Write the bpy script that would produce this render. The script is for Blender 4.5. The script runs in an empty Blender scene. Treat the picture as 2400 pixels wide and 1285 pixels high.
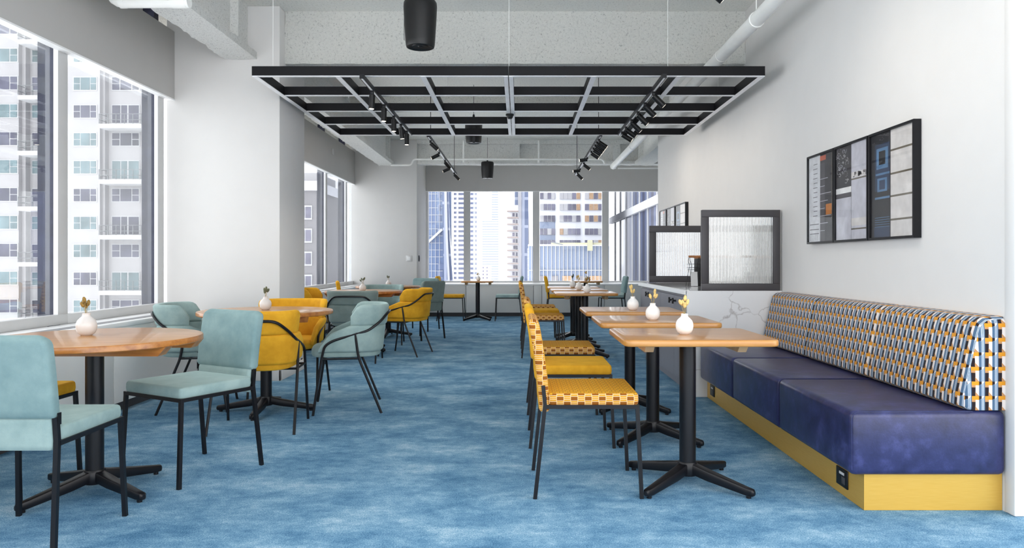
import bpy, bmesh, math, random
from mathutils import Vector, Matrix, noise as mnoise
random.seed(7)
SC = bpy.context.scene
COL = SC.collection
R = math.radians
V = Vector

# ------------------------------------------------------------------ camera, world, exposure
F, CX, CY, EYE = 1720.0, 1218.0, 614.0, 1.11        # focal length (px), vanishing point, eye height
cd = bpy.data.cameras.new('camera')
cam = bpy.data.objects.new('camera', cd); COL.objects.link(cam)
cam.location = (0, 0, EYE); cam.rotation_euler = (R(90), 0, 0)
cd.sensor_width = 36; cd.lens = 36 * F / 2400
cd.shift_x = -(CX - 1200) / 2400; cd.shift_y = -(642.5 - CY) / 2400
cd.clip_start = 0.05; cd.clip_end = 2000
SC.camera = cam
SC.view_settings.view_transform = 'Standard'; SC.view_settings.look = 'None'
SC.view_settings.gamma = 1; SC.view_settings.use_curve_mapping = False
SC.view_settings.exposure = 2.06
wd = bpy.data.worlds.new('sky'); SC.world = wd; wd.use_nodes = True
bg = wd.node_tree.nodes['Background']
bg.inputs[0].default_value = (0.97, 0.98, 1.0, 1); bg.inputs[1].default_value = 1.0
SC.cycles.max_bounces = 10; SC.cycles.diffuse_bounces = 6
SC.cycles.glossy_bounces = 4; SC.cycles.transmission_bounces = 8; SC.cycles.transparent_max_bounces = 12
SC.cycles.caustics_reflective = False; SC.cycles.caustics_refractive = False
SC.cycles.sample_clamp_indirect = 6
SPOT_W = 3.6

def P(x, y, Y):                                      # photo pixel at depth Y -> world point
    return V(((x - CX) * Y / F, Y, EYE - (y - CY) * Y / F))

# ------------------------------------------------------------------ node helpers
class NT:
    def __init__(s, name):
        s.m = bpy.data.materials.new(name); s.m.use_nodes = True
        s.t = s.m.node_tree; s.b = s.t.nodes['Principled BSDF']
    def n(s, typ, **kw):
        o = s.t.nodes.new(typ)
        for k, v in kw.items():
            if k.startswith('i_'):
                key = k[2:]
                o.inputs[int(key) if key.isdigit() else key.replace('_', ' ')].default_value = v
            else: setattr(o, k, v)
        return o
    def l(s, a, b): s.t.links.new(a, b)
    def val(s, sock, x):
        if isinstance(x, (int, float)): sock.default_value = x
        else: s.l(x, sock)
    def math(s, op, a, b=0.0, c=0.0):
        o = s.n('ShaderNodeMath', operation=op)
        s.val(o.inputs[0], a); s.val(o.inputs[1], b)
        if op in ('MULTIPLY_ADD',): s.val(o.inputs[2], c)
        return o.outputs[0]
    def mix(s, f, a, b):
        o = s.n('ShaderNodeMix', data_type='RGBA')
        s.val(o.inputs[0], f)
        for sock, x in ((o.inputs[6], a), (o.inputs[7], b)):
            if isinstance(x, tuple): sock.default_value = (*x[:3], 1)
            else: s.l(x, sock)
        return o.outputs[2]
    def coord(s, kind='Object', scale=(1, 1, 1)):
        tc = s.n('ShaderNodeTexCoord'); mp = s.n('ShaderNodeMapping')
        mp.inputs['Scale'].default_value = scale
        s.l(tc.outputs[kind], mp.inputs[0]); return mp.outputs[0]
    def noise(s, co, scale, detail=4, rough=.5):
        o = s.n('ShaderNodeTexNoise'); o.inputs['Scale'].default_value = scale
        o.inputs['Detail'].default_value = detail; o.inputs['Roughness'].default_value = rough
        s.l(co, o.inputs['Vector']); return o.outputs[0]
    def ramp(s, f, stops):
        o = s.n('ShaderNodeValToRGB'); e = o.color_ramp.elements
        while len(e) < len(stops): e.new(.5)
        for q, (p, c) in zip(e, stops):
            q.position = p; q.color = (*c[:3], 1) if isinstance(c, tuple) else (c, c, c, 1)
        s.l(f, o.inputs[0]); return o.outputs[0]
    def bump(s, h, strength=.3, dist=.01):
        o = s.n('ShaderNodeBump'); o.inputs['Strength'].default_value = strength
        o.inputs['Distance'].default_value = dist
        s.l(h, o.inputs['Height']); s.l(o.outputs[0], s.b.inputs['Normal'])
    def col(s, c):
        if isinstance(c, tuple): s.b.inputs['Base Color'].default_value = (*c[:3], 1)
        else: s.l(c, s.b.inputs['Base Color'])
    def set(s, **kw):
        for k, v in kw.items(): s.b.inputs[k.replace('_', ' ')].default_value = v
        return s

def srgb(r, g, b):
    f = lambda c: (c / 255 / 12.92) if c / 255 <= .04045 else ((c / 255 + .055) / 1.055) ** 2.4
    return (f(r), f(g), f(b))

def plain(name, c, rough=.5, metal=0, var=.06, scale=6, bump=0, bscale=80, spec=None):
    m = NT(name); co = m.coord()
    n = m.noise(co, scale, 3)
    d = tuple(x * (1 - var) for x in c); u = tuple(min(1, x * (1 + var)) for x in c)
    m.col(m.ramp(n, [(.3, d), (.7, u)])); m.set(Roughness=rough, Metallic=metal)
    if spec is not None: m.b.inputs['Specular IOR Level'].default_value = spec
    if bump: m.bump(m.noise(co, bscale, 3), bump, .004)
    return m.m

M = {}
M['wall'] = plain('wall paint', (.70, .688, .675), .85, var=.01, bump=.05, bscale=150)
M['fascia_shaded'] = plain('shaded grey blind fascia', (.53, .52, .505), .85, var=.01)  # grey boards, base colour darkened further to hold their shade
M['sill'] = plain('white sill', (.90, .90, .90), .45, var=.01)
M['slot'] = plain('vent slot grey', (.25, .25, .26), .6)
M['cab'] = plain('light grey cabinet', (.72, .72, .70), .6, var=.01)
M['kick'] = plain('dark kick plate', (.05, .05, .055), .6)
M['black'] = plain('black powder coat', (.004, .004, .006), .38, var=.1, spec=.35)
M['blacksoft'] = plain('black plastic', (.004, .004, .0045), .42, spec=.4)
M['bar_black'] = plain('black grid paint', (.004, .0035, .005), .5, spec=.25)
M['bar_under'] = plain('pale aluminium edge', (.88, .88, .90), .4)
M['alu'] = plain('mullion grey', (.60, .60, .60), .45, var=.02)
M['aluwhite'] = plain('window frame white', (.70, .70, .71), .4, var=.02)
M['fin'] = plain('dark blue exterior fin', (.024, .027, .055), .6, var=.25, scale=12)
M['pipe'] = plain('white painted pipe', (.90, .90, .87), .5, var=.04)
M['ceramic'] = plain('white ceramic', (.62, .585, .565), .18, var=.02)
M['ceramic_w'] = plain('matt white ceramic', (.86, .84, .82), .35, var=.01)
M['maple'] = plain('pale wood cleat', (.55, .34, .18), .5, var=.1, scale=20)
M['greycab'] = plain('slate grey cabinet', (.20, .20, .225), .5, var=.02)
M['greyframe'] = plain('charcoal screen frame', (.055, .05, .055), .5, var=.05)
M['white'] = plain('white plastic', (.8, .8, .8), .4)
M['counter_top'] = plain('polished counter top', (.50, .50, .51), .08, var=.03)
M['woodlid'] = plain('orange wood', (.42, .17, .06), .45, var=.15, scale=30)
M['brass_seat'] = None

def velvet(name, c, c2):
    m = NT(name); co = m.coord()
    n = m.noise(co, 7, 4, .6); n2 = m.noise(co, 260, 2)
    k = m.ramp(n, [(.33, c2), (.66, c)])
    m.col(m.mix(m.math('MULTIPLY', n2, .25), k, tuple(x * .55 for x in c)))
    m.set(Roughness=.85, Sheen_Weight=.45, Sheen_Roughness=.4)
    m.b.inputs['Sheen Tint'].default_value = (*[min(1, x * 1.6 + .03) for x in c], 1)
    m.b.inputs['Specular IOR Level'].default_value = .2
    m.bump(n2, .15, .002)
    return m.m
M['teal'] = velvet('teal velvet', (.225, .325, .325), (.145, .235, .245))
M['teal_light'] = velvet('pale teal velvet', (.31, .41, .395), (.215, .31, .305))
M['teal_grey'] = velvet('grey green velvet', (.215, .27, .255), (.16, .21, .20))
M['mustard'] = velvet('mustard velvet', (.78, .40, .025), (.58, .27, .013))

def carpet():
    m = NT('blue cut pile carpet'); co = m.coord('Object', (1.0, 1.35, 1))
    a = m.noise(co, 2.3, 7, .68); b = m.noise(co, 14, 5, .75)
    co2 = m.coord(); f = m.noise(co2, 170, 3, .8)
    s = m.math('ADD', m.math('MULTIPLY', a, .68), m.math('MULTIPLY', b, .32))
    s = m.math('ADD', s, m.math('MULTIPLY', m.math('SUBTRACT', f, .5), .75))
    m.col(m.ramp(s, [(.30, srgb(54, 96, 130)), (.44, srgb(90, 134, 167)), (.56, srgb(126, 166, 193)), (.72, srgb(190, 212, 222))]))
    m.set(Roughness=.95); m.b.inputs['Specular IOR Level'].default_value = .1
    m.bump(f, .6, .006)
    return m.m
M['carpet'] = carpet()

def wood(name, axis=0, c1=(.49, .225, .055), c2=(.38, .15, .03), c3=(.56, .285, .085)):
    m = NT(name)
    sc = [14, 14, 14]; sc[axis] = 1.4
    co = m.coord('Object', tuple(sc))
    n = m.noise(co, 2.2, 6, .6)
    st = [1, 1, 1]; st[axis] = .001
    tc = m.coord('Object', tuple(x * 11 for x in st))
    w = m.n('ShaderNodeTexWhiteNoise'); fl = m.n('ShaderNodeVectorMath', operation='FLOOR')
    m.l(tc, fl.inputs[0]); m.l(fl.outputs[0], w.inputs[0])
    base = m.ramp(n, [(.30, c2), (.52, c1), (.72, c3)])
    m.col(m.mix(m.math('MULTIPLY', w.outputs[0], .22), base, c2))
    m.set(Roughness=.28); m.b.inputs['Coat Weight'].default_value = .15
    m.bump(n, .06, .002)
    return m.m
M['oak'] = wood('honey oak', 0)
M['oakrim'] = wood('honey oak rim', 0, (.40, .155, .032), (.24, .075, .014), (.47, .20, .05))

def brass():
    m = NT('brushed brass'); co = m.coord('Object', (2, 2, 60))
    n = m.noise(co, 6, 3)
    m.col(m.ramp(n, [(.3, (.66, .385, .065)), (.7, (.71, .44, .09))]))
    m.set(Metallic=.4, Roughness=.36); return m.m
M['brass'] = brass()

def leather():
    m = NT('navy leather'); co = m.coord()
    n = m.noise(co, 11, 6, .65)
    m.col(m.ramp(n, [(.32, (.012, .014, .052)), (.55, (.024, .028, .10)), (.75, (.055, .062, .19))]))
    m.set(Roughness=.33)
    v = m.noise(co, 140, 3); m.bump(v, .12, .002)
    return m.m
M['leather'] = leather()

def spray(name, c, bs=.9):                            # sprayed fireproofing
    m = NT(name); co = m.coord()
    a = m.noise(co, 48, 5, .8); b = m.noise(co, 130, 3, .7); g = m.noise(co, 1.6, 3)
    h = m.math('ADD', m.math('MULTIPLY', a, .6), m.math('MULTIPLY', b, .4))
    k = m.ramp(h, [(.37, tuple(x * .35 for x in c)), (.44, tuple(x * .92 for x in c)), (.55, c)])
    m.col(m.mix(m.math('MULTIPLY', g, .16), k, tuple(x * .72 for x in c)))
    m.set(Roughness=.95); m.b.inputs['Specular IOR Level'].default_value = .1
    m.bump(h, bs, .03); return m.m
M['spray'] = spray('sprayed fireproofing', (.93, .93, .885))
M['spray_white'] = spray('sprayed white fireproofing', (.94, .94, .91), .8)
M['slab'] = spray('sprayed concrete slab', (.93, .93, .885), .5)

def marble():
    m = NT('white veined marble'); co = m.coord()
    d = m.n('ShaderNodeTexNoise'); d.inputs['Scale'].default_value = 3; d.inputs['Detail'].default_value = 5
    m.l(co, d.inputs['Vector'])
    add = m.n('ShaderNodeVectorMath', operation='MULTIPLY_ADD')
    m.l(d.outputs[1], add.inputs[0]); add.inputs[1].default_value = (.35, .35, .35); m.l(co, add.inputs[2])
    vo = m.n('ShaderNodeTexVoronoi', feature='DISTANCE_TO_EDGE'); vo.inputs['Scale'].default_value = 2.3
    m.l(add.outputs[0], vo.inputs['Vector'])
    g = m.noise(co, 5, 2)
    vein = m.ramp(vo.outputs['Distance'], [(.0, .7), (.005, .3), (.014, .0)])
    f = m.math('MULTIPLY', vein, m.ramp(g, [(.36, 0.0), (.50, 1.0)]))
    m.col(m.mix(f, (.76, .76, .765), (.34, .31, .30)))
    m.set(Roughness=.25); return m.m
M['marble'] = marble()

def glass(name, tint=(1, 1, 1), refl=1.0):
    m = NT(name); t = m.t; t.nodes.remove(m.b)
    tr = m.n('ShaderNodeBsdfTransparent'); tr.inputs[0].default_value = (*tint, 1)
    gl = m.n('ShaderNodeBsdfGlossy'); gl.inputs['Roughness'].default_value = .01
    fr = m.n('ShaderNodeFresnel'); fr.inputs[0].default_value = 1.45
    mx = m.n('ShaderNodeMixShader')
    m.l(m.math('MULTIPLY', fr.outputs[0], refl), mx.inputs[0]); m.l(tr.outputs[0], mx.inputs[1]); m.l(gl.outputs[0], mx.inputs[2])
    m.l(mx.outputs[0], t.nodes['Material Output'].inputs[0]); return m.m
M['glass'] = glass('window glass', (.97, .985, .99), .45)
M['picglass'] = glass('picture glass', (1, 1, 1), .09)

def fluted():
    m = NT('fluted glass'); m.col((.97, .985, .975)); m.set(Roughness=.04, IOR=1.45, Transmission_Weight=1.0); return m.m
M['fluted'] = fluted()

def emis(name, c, s):
    m = NT(name); m.col((0.02, 0.02, 0.02)); m.b.inputs['Emission Color'].default_value = (*c, 1)
    m.b.inputs['Emission Strength'].default_value = s; return m.m
M['lens'] = emis('lamp lens', (1, .9, .76), 1.2)

def uvnodes(m, su, sv):
    tc = m.n('ShaderNodeTexCoord'); sp = m.n('ShaderNodeSeparateXYZ'); m.l(tc.outputs['UV'], sp.inputs[0])
    u = m.math('DIVIDE', sp.outputs[0], su); v = m.math('DIVIDE', sp.outputs[1], sv)
    return u, v
def frac(m, x): return m.math('FRACT', m.math('ADD', x, 1000.0))
def inr(m, x, a, b):                                  # 1 when a < x < b
    return m.math('MULTIPLY', m.math('GREATER_THAN', x, a), m.math('LESS_THAN', x, b))

def keyfabric(name, ground, brown, cream, su=.066, sv=.024):   # linked rectangles, offset row by row
    m = NT(name); u, v = uvnodes(m, su, sv)
    row = m.math('FLOOR', v)
    odd = m.math('MULTIPLY', m.math('FRACT', m.math('MULTIPLY', m.math('ADD', row, 1000.0), .5)), 1.0)
    fu = m.math('ABSOLUTE', m.math('SUBTRACT', frac(m, m.math('ADD', u, odd)), .5))
    fv = m.math('ABSOLUTE', m.math('SUBTRACT', frac(m, v), .5))
    ring = m.math('MULTIPLY', m.math('LESS_THAN', fu, .28), m.math('LESS_THAN', fv, .47))
    core = m.math('MULTIPLY', m.math('LESS_THAN', fu, .238), m.math('LESS_THAN', fv, .37))
    lines = m.math('MULTIPLY', inr(m, fv, .12, .22), m.math('GREATER_THAN', fu, .29))
    c = m.mix(lines, ground, cream); c = m.mix(ring, c, cream); c = m.mix(core, c, brown)
    m.col(c); m.set(Roughness=.85); m.b.inputs['Specular IOR Level'].default_value = .2
    return m.m
M['key'] = keyfabric('key pattern velvet', (.56, .26, .02), (.25, .08, .008), (.78, .52, .30))
M['key_sheen'] = keyfabric('key velvet sheen', (.72, .37, .025), (.64, .30, .015), (.42, .21, .025), .056, .05)  # same key cloth; velvet sheen of the broad faces put into the colours

def geofabric():
    m = NT('geometric weave upholstery'); u, v = uvnodes(m, .0586, .0644)
    row = m.math('FLOOR', v)
    a = frac(m, u); b = frac(m, v)
    W = (.68, .61, .57); K = (.016, .010, .012); B = (.07, .125, .205); O = (.62, .26, .02); T = (.45, .23, .10); Gy = (.22, .30, .42)
    c = m.mix(m.math('LESS_THAN', a, .46), W, B)
    c = m.mix(m.math('MULTIPLY', inr(m, a, .20, .42), m.math('GREATER_THAN', m.math('FRACT', m.math('MULTIPLY', a, 18)), .62)), c, (.62, .68, .74))
    c = m.mix(m.math('MULTIPLY', inr(m, a, .18, .5), m.math('GREATER_THAN', m.math('SUBTRACT', b, a), .58)), c, W)
    c = m.mix(m.math('MULTIPLY', inr(m, a, .46, .74), m.math('LESS_THAN', b, .60)), c, K)
    c = m.mix(m.math('MULTIPLY', inr(m, a, .46, .74), inr(m, b, .60, .74)), c, T)
    c = m.mix(m.math('MULTIPLY', inr(m, a, .72, 1.0), m.math('LESS_THAN', m.math('ADD', b, a), 1.02)), c, T)
    c = m.mix(m.math('MULTIPLY', inr(m, a, .46, 1.0), m.math('GREATER_THAN', b, .74)), c, O)
    c = m.mix(m.math('MULTIPLY', m.math('LESS_THAN', a, .14), m.math('LESS_THAN', m.math('ADD', a, m.math('ABSOLUTE', m.math('SUBTRACT', b, .87))), .15)), c, K)
    c = m.mix(m.math('MULTIPLY', m.math('LESS_THAN', a, .20), m.math('GREATER_THAN', b, .80)), c, K)
    m.col(c); m.set(Roughness=.9, Sheen_Weight=.1); m.b.inputs['Specular IOR Level'].default_value = .2
    return m.m
M['geo'] = geofabric()

def gridglass(name, su, sv, gc, lc, lw=.08, lh=.06, var=.4, dark=None, rough=.15):
    """curtain wall: panes with own tones and pale grid lines"""
    m = NT(name); u, v = uvnodes(m, su, sv)
    fu, fv = frac(m, u), frac(m, v)
    cb = m.n('ShaderNodeCombineXYZ'); m.l(m.math('FLOOR', u), cb.inputs[0]); m.l(m.math('FLOOR', v), cb.inputs[1])
    w = m.n('ShaderNodeTexWhiteNoise'); m.l(cb.outputs[0], w.inputs[0])
    pane = m.mix(m.math('MULTIPLY', w.outputs[0], var), gc, dark or tuple(x * .3 for x in gc))
    ln = m.math('MAXIMUM', m.math('LESS_THAN', fu, lw), m.math('LESS_THAN', fv, lh))
    m.col(m.mix(ln, pane, lc)); m.set(Roughness=rough); return m.m

# ------------------------------------------------------------------ mesh helpers
def uvmap(bm, off=(0, 0)):
    uv = bm.loops.layers.uv.verify()
    for f in bm.faces:
        n = f.normal; a = max(range(3), key=lambda i: abs(n[i]))
        for l in f.loops:
            c = l.vert.co
            l[uv].uv = ((c.y, c.z), (c.x, c.z), (c.x, c.y))[a]
            l[uv].uv[0] += off[0]; l[uv].uv[1] += off[1]

def obj(name, bm, mats, parent=None, smooth=35, loc=None, **props):
    bm.normal_update()
    uvmap(bm)
    me = bpy.data.meshes.new(name); bm.to_mesh(me); bm.free()
    for m in (mats if isinstance(mats, (list, tuple)) else [mats]): me.materials.append(M[m] if isinstance(m, str) else m)
    if smooth:
        me.polygons.foreach_set('use_smooth', [True] * len(me.polygons))
        me.set_sharp_from_angle(angle=R(smooth))
    o = bpy.data.objects.new(name, me); COL.objects.link(o)
    if parent: o.parent = parent
    if loc: o.location = loc
    for k, v in props.items(): o[k] = v
    return o

def box(x0, x1, y0, y1, z0, z1, bev=0, seg=2, bm=None, mi=0):
    own = bmesh.new()
    bmesh.ops.create_cube(own, size=1)
    for v in own.verts: v.co = V(((x0 + x1) / 2 + v.co.x * (x1 - x0), (y0 + y1) / 2 + v.co.y * (y1 - y0), (z0 + z1) / 2 + v.co.z * (z1 - z0)))
    if bev: bmesh.ops.bevel(own, geom=own.edges[:] , offset=bev, segments=seg, profile=.5, affect='EDGES')
    if mi:
        for f in own.faces: f.material_index = mi
    return merge(bm, own)

def merge(bm, own, mat=None):
    if mat is not None: own.transform(mat)
    if bm is None: return own
    me = bpy.data.meshes.new('t'); own.to_mesh(me); own.free(); bm.from_mesh(me); bpy.data.meshes.remove(me)
    return bm

def loft(rings, bm=None, cap=True, closed=True, mi=0):
    own = bmesh.new(); vs = [[own.verts.new(p) for p in r] for r in rings]; n = len(rings[0])
    for i in range(len(rings) - 1):
        for j in range(n if closed else n - 1):
            k = (j + 1) % n
            own.faces.new((vs[i][j], vs[i][k], vs[i + 1][k], vs[i + 1][j]))
    if cap:
        own.faces.new(vs[0][::-1]); own.faces.new(vs[-1])
    bmesh.ops.recalc_face_normals(own, faces=own.faces)
    if mi:
        for f in own.faces: f.material_index = mi
    return merge(bm, own)

def lathe(prof, n=32, bm=None, c=(0, 0, 0), mi=0):
    rings = []
    for r, z in prof:
        r = max(r, .0004)
        rings.append([V((c[0] + r * math.cos(2 * math.pi * k / n), c[1] + r * math.sin(2 * math.pi * k / n), c[2] + z)) for k in range(n)])
    return loft(rings, bm, mi=mi)

def fillet(pts, r):
    pts = [V(p) for p in pts]
    if r <= 0 or len(pts) < 3: return pts
    out = [pts[0]]
    for i in range(1, len(pts) - 1):
        a, b, c = pts[i - 1], pts[i], pts[i + 1]
        d1, d2 = (a - b), (c - b)
        q = min(r, d1.length * .45, d2.length * .45)
        p1, p2 = b + d1.normalized() * q, b + d2.normalized() * q
        for t in (0, .25, .5, .75, 1): out.append(p1 * (1 - t) ** 2 + b * 2 * t * (1 - t) + p2 * t * t)
    out.append(pts[-1]); return out

def tube(pts, r, n=8, fil=0, bm=None, r2=None, sq=False):
    pts = fillet(pts, fil)
    N = len(pts); rings = []
    up = None
    for i, p in enumerate(pts):
        t = ((pts[min(i + 1, N - 1)] - pts[max(i - 1, 0)])).normalized()
        if up is None:
            up = V((0, 1, 0)) if abs(t.y) < .8 else V((1, 0, 0))
        s = t.cross(up).normalized(); up = s.cross(t).normalized()
        rr = r if r2 is None else r + (r2 - r) * i / (N - 1)
        if sq: rings.append([p + (s * a + up * b) * rr for a, b in ((1, 1), (-1, 1), (-1, -1), (1, -1))])
        else: rings.append([p + (s * math.cos(2 * math.pi * k / n) + up * math.sin(2 * math.pi * k / n)) * rr for k in range(n)])
    return loft(rings, bm)

def rrect(hw, hd, r, n=4):
    r = min(r, hw * .98, hd * .98); out = []
    for cx, cy, a0 in ((hw - r, hd - r, 0), (-hw + r, hd - r, 90), (-hw + r, -hd + r, 180), (hw - r, -hd + r, 270)):
        for k in range(n + 1):
            a = R(a0 + 90 * k / n); out.append((cx + r * math.cos(a), cy + r * math.sin(a)))
    return out

def prism(poly, z0, z1, bev=0, bm=None, axis='z', seg=3):
    """polygon extruded along an axis, with rounded long edges"""
    own = bmesh.new()
    f3 = {'z': lambda a, b, c: V((a, b, c)), 'y': lambda a, b, c: V((a, c, b)), 'x': lambda a, b, c: V((c, a, b))}[axis]
    lo = [own.verts.new(f3(a, b, z0)) for a, b in poly]; hi = [own.verts.new(f3(a, b, z1)) for a, b in poly]
    own.faces.new(lo[::-1]); own.faces.new(hi); n = len(poly)
    caps = []
    for i in range(n):
        own.faces.new((lo[i], lo[(i + 1) % n], hi[(i + 1) % n], hi[i]))
    bmesh.ops.recalc_face_normals(own, faces=own.faces)
    if bev:
        ee = [e for e in own.edges if len({f3(0, 0, 1).dot(v.co) > (z0 + z1) / 2 for v in e.verts}) == 1]
        bmesh.ops.bevel(own, geom=ee, offset=bev, segments=seg, profile=.5, affect='EDGES')
    return merge(bm, own)

def rough_box(x0, x1, y0, y1, z0, z1, step=.07, amp=.012, bm=None, seed=0):
    own = bmesh.new()
    def grid(o, a, b, na, nb):
        vs = [[own.verts.new(o + a * i / na + b * j / nb) for j in range(nb + 1)] for i in range(na + 1)]
        for i in range(na):
            for j in range(nb): own.faces.new((vs[i][j], vs[i + 1][j], vs[i + 1][j + 1], vs[i][j + 1]))
    X, Y, Z = V((x1 - x0, 0, 0)), V((0, y1 - y0, 0)), V((0, 0, z1 - z0)); o = V((x0, y0, z0))
    nx, ny, nz = [max(1, int(d / step)) for d in (x1 - x0, y1 - y0, z1 - z0)]
    for p, a, b, na, nb in ((o, X, Y, nx, ny), (o + Z, X, Y, nx, ny), (o, X, Z, nx, nz), (o + Y, X, Z, nx, nz), (o, Y, Z, ny, nz), (o + X, Y, Z, ny, nz)):
        grid(p, a, b, na, nb)
    bmesh.ops.remove_doubles(own, verts=own.verts, dist=1e-4)
    bmesh.ops.recalc_face_normals(own, faces=own.faces); own.normal_update()
    for v in own.verts:
        v.co += v.normal * (mnoise.noise(v.co * 9 + V((seed, 0, 0))) * amp + mnoise.noise(v.co * 23) * amp * .6)
    return merge(bm, own)

def empty(name, loc=(0, 0, 0), rz=0, label=None, cat=None, group=None, kind=None):
    o = bpy.data.objects.new(name, None); COL.objects.link(o); o.empty_display_size = .1
    o.location = loc; o.rotation_euler = (0, 0, rz)
    return tag(o, label, cat, group, kind)
def tag(o, label=None, cat=None, group=None, kind=None):
    for k, v in (('label', label), ('category', cat), ('group', group), ('kind', kind)):
        if v: o[k] = v
    return o
def struct(name, bm, mats, label=None, parent=None, smooth=35):
    o = obj(name, bm, mats, parent, smooth)
    if not parent: o['kind'] = 'structure'
    if label: o['label'] = label
    return o
def kids(o): return [c for c in bpy.data.objects if c.parent == o]
def clone(root, loc, rz, label, group=None, mats=None):
    """copy of a thing with copies of its parts and sub-parts; mats = {old material: new material}"""
    def rec(o, par):
        c = o.copy(); COL.objects.link(c)
        if par: c.parent = par
        if mats and o.type == 'MESH' and any(s.material and s.material.name in mats for s in o.material_slots):
            for i, s in enumerate(c.material_slots):
                if s.material and s.material.name in mats:
                    nm = s.material.name; s.link = 'OBJECT'; s.material = mats[nm]
        for k in kids(o): rec(k, c)
        return c
    c = rec(root, None); c.location = loc; c.rotation_euler = (0, 0, rz); c['label'] = label
    if group: c['group'] = group
    elif 'group' in c: del c['group']
    return c

# ------------------------------------------------------------------ room shell
WX = 2.155                                            # right wall plane
GX = -3.30                                            # left glazing plane
HEAD = 2.615
struct('floor', box(-3.4, 4.2, -1.6, 16.0, -.12, 0), 'carpet', 'blue mottled cut pile carpet across the whole room')
struct('ceiling', box(-3.6, 4.2, -1.6, 16.2, 3.5, 3.75), 'slab', 'rough sprayed concrete ceiling slab')
struct('wall_right', box(WX, WX + .15, 3.25, 11.44, 0, 3.5), 'wall', 'off-white wall carrying the framed pictures')
struct('wall_right_return', box(WX + .03, 4.2, 3.23, 3.36, 0, 3.5), 'wall', 'white wall return at the right edge of the picture')
struct('trim_1', box(WX - .004, WX + .075, 3.19, 3.26, 0, 3.5, .008), 'wall', 'white vertical casing at the end of the bench')
bb = box(WX + .0, 4.2, 3.205, 3.235, 0, .14, .004); box(WX + .0, 4.2, 3.20, 3.235, .14, .165, .006, bm=bb)
struct('baseboard_right', bb, 'wall', 'white skirting board beside the bench end')
struct('wall_right_far', box(4.0, 4.2, 3.3, 16.0, 0, 3.5), 'wall', 'white wall behind the right partition')
# pillars on the window side
struct('wall_pillar_1', box(GX + .005, -2.24, 6.85, 7.64, 0, 3.5, .006), 'wall', 'broad white pillar behind the second round table')
bb = box(-3.0, -2.228, 6.838, 6.86, 0, .10, .003); box(-2.245, -2.228, 6.838, 7.65, 0, .10, .003, bm=bb)
struct('baseboard_pillar', bb, 'wall', 'low white skirting round the near pillar')
struct('wall_pillar_2', box(GX + .005, -2.01, 14.35, 15.9, 0, 3.5, .006), 'wall', 'far white pillar with the thermostat')
# fascias over the windows
def fascia(name, x0, x1, y0, y1, label, mat='fascia_shaded', z1=3.26):
    struct(name, box(x0, x1, y0, y1, HEAD + .012, z1, .004), mat, label)
    struct('trim_%d' % (int(name[-1]) + 2), box(x0 - .01, x1 + .002, y0, y1, HEAD, HEAD + .012), 'sill', 'white bottom edge of the ' + label)
fascia('wall_fascia_1', GX + .02, -3.22, -1.6, 6.85, 'grey fascia board above the near left windows')
fascia('wall_fascia_2', GX + .02, -3.22, 7.64, 14.35, 'pale fascia board above the far left windows')
fascia('wall_fascia_3', -2.01, 4.0, 15.70, 15.76, 'grey fascia board above the end windows', z1=3.2)
struct('wall_left_spandrel', box(GX - .5, GX - .06, -1.6, 16, -.1, .66), 'wall', 'low wall below the left windows')
struct('wall_left_lintel', box(GX - .6, GX - .12, -1.6, 16, 3.3, 3.5), 'spray', 'rough lintel above the left windows')
struct('wall_end_spandrel', box(-3.4, 4.2, 15.86, 16.2, -.1, .64), 'wall', 'low wall below the end windows')
struct('wall_end_lintel', box(-3.4, 4.2, 15.9, 16.2, 3.25, 3.5), 'spray', 'rough lintel above the end windows')

# windows: left side in two groups, end wall in one
wn = [0]
def window_left(ya, yb, fin_first=True):
    wn[0] += 1
    root = empty('window_%d' % wn[0], (0, 0, 0), label='tall fixed window in the left wall, bay %d from the camera' % wn[0], kind='structure')
    obj('window_sill_rail', box(GX - .02, GX + .05, ya, yb, .665, .735, .004), 'alu', root)
    obj('window_head_rail', box(GX - .06, GX - .01, ya, yb, 3.22, 3.30), 'alu', root)
    obj('pane', box(GX - .03, GX - .022, ya + .03, yb - .03, .735, 3.22), 'glass', root, smooth=0)
    return root
def mull_left(y, root):
    bm = box(GX - .015, GX + .015, y - .055, y + .055, .69, 3.3, .002)
    obj('mullion', bm, 'alu', root)
    obj('mullion_edge', box(GX - .017, GX + .0155, y - .060, y - .0545, .69, 3.3), 'aluwhite', root)
    obj('exterior_fin', box(GX - .13, GX - .018, y - .06, y + .02, .4, 3.6), 'fin', root)
my = [5.28 + 1.44 * k for k in range(-5, 8)]
for k, y in enumerate(my):
    yb = my[k + 1] if k + 1 < len(my) else 14.35
    if 6.8 < y < 7.64: continue
    if y < 6.85 and yb > 6.85: yb = 6.86
    r = window_left(y, yb); mull_left(y, r)
r = window_left(7.64, 8.16)
def window_end(xa, xb, mull):
    wn[0] += 1
    root = empty('window_%d' % wn[0], (0, 0, 0), kind='structure',
                 label='tall window in the end wall over the pale sill cabinet, pane %d of the five' % (len([o for o in COL.objects if o.name.startswith('window_sill_rail')]) - 10))
    obj('window_sill_rail', box(xa, xb, 15.76, 15.84, .64, .70, .004), 'aluwhite', root)
    obj('window_head_rail', box(xa, xb, 15.80, 15.86, 3.15, 3.25), 'alu', root)
    obj('pane', box(xa + .02, xb - .02, 15.82, 15.828, .70, 3.2), 'glass', root, smooth=0)
    if mull:
        obj('mullion', box(xb - .07, xb + .07, 15.74, 15.86, .64, 3.25, .004), 'alu', root)
    return root
ex = [-2.01, -1.133, .353, 1.84, 3.33, 4.0]
for i in range(5): window_end(ex[i], ex[i + 1], i < 4)
struct('trim_2', box(-2.02, -1.96, 15.72, 15.86, .64, 2.62), 'aluwhite', 'white jamb beside the far pillar')

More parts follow.
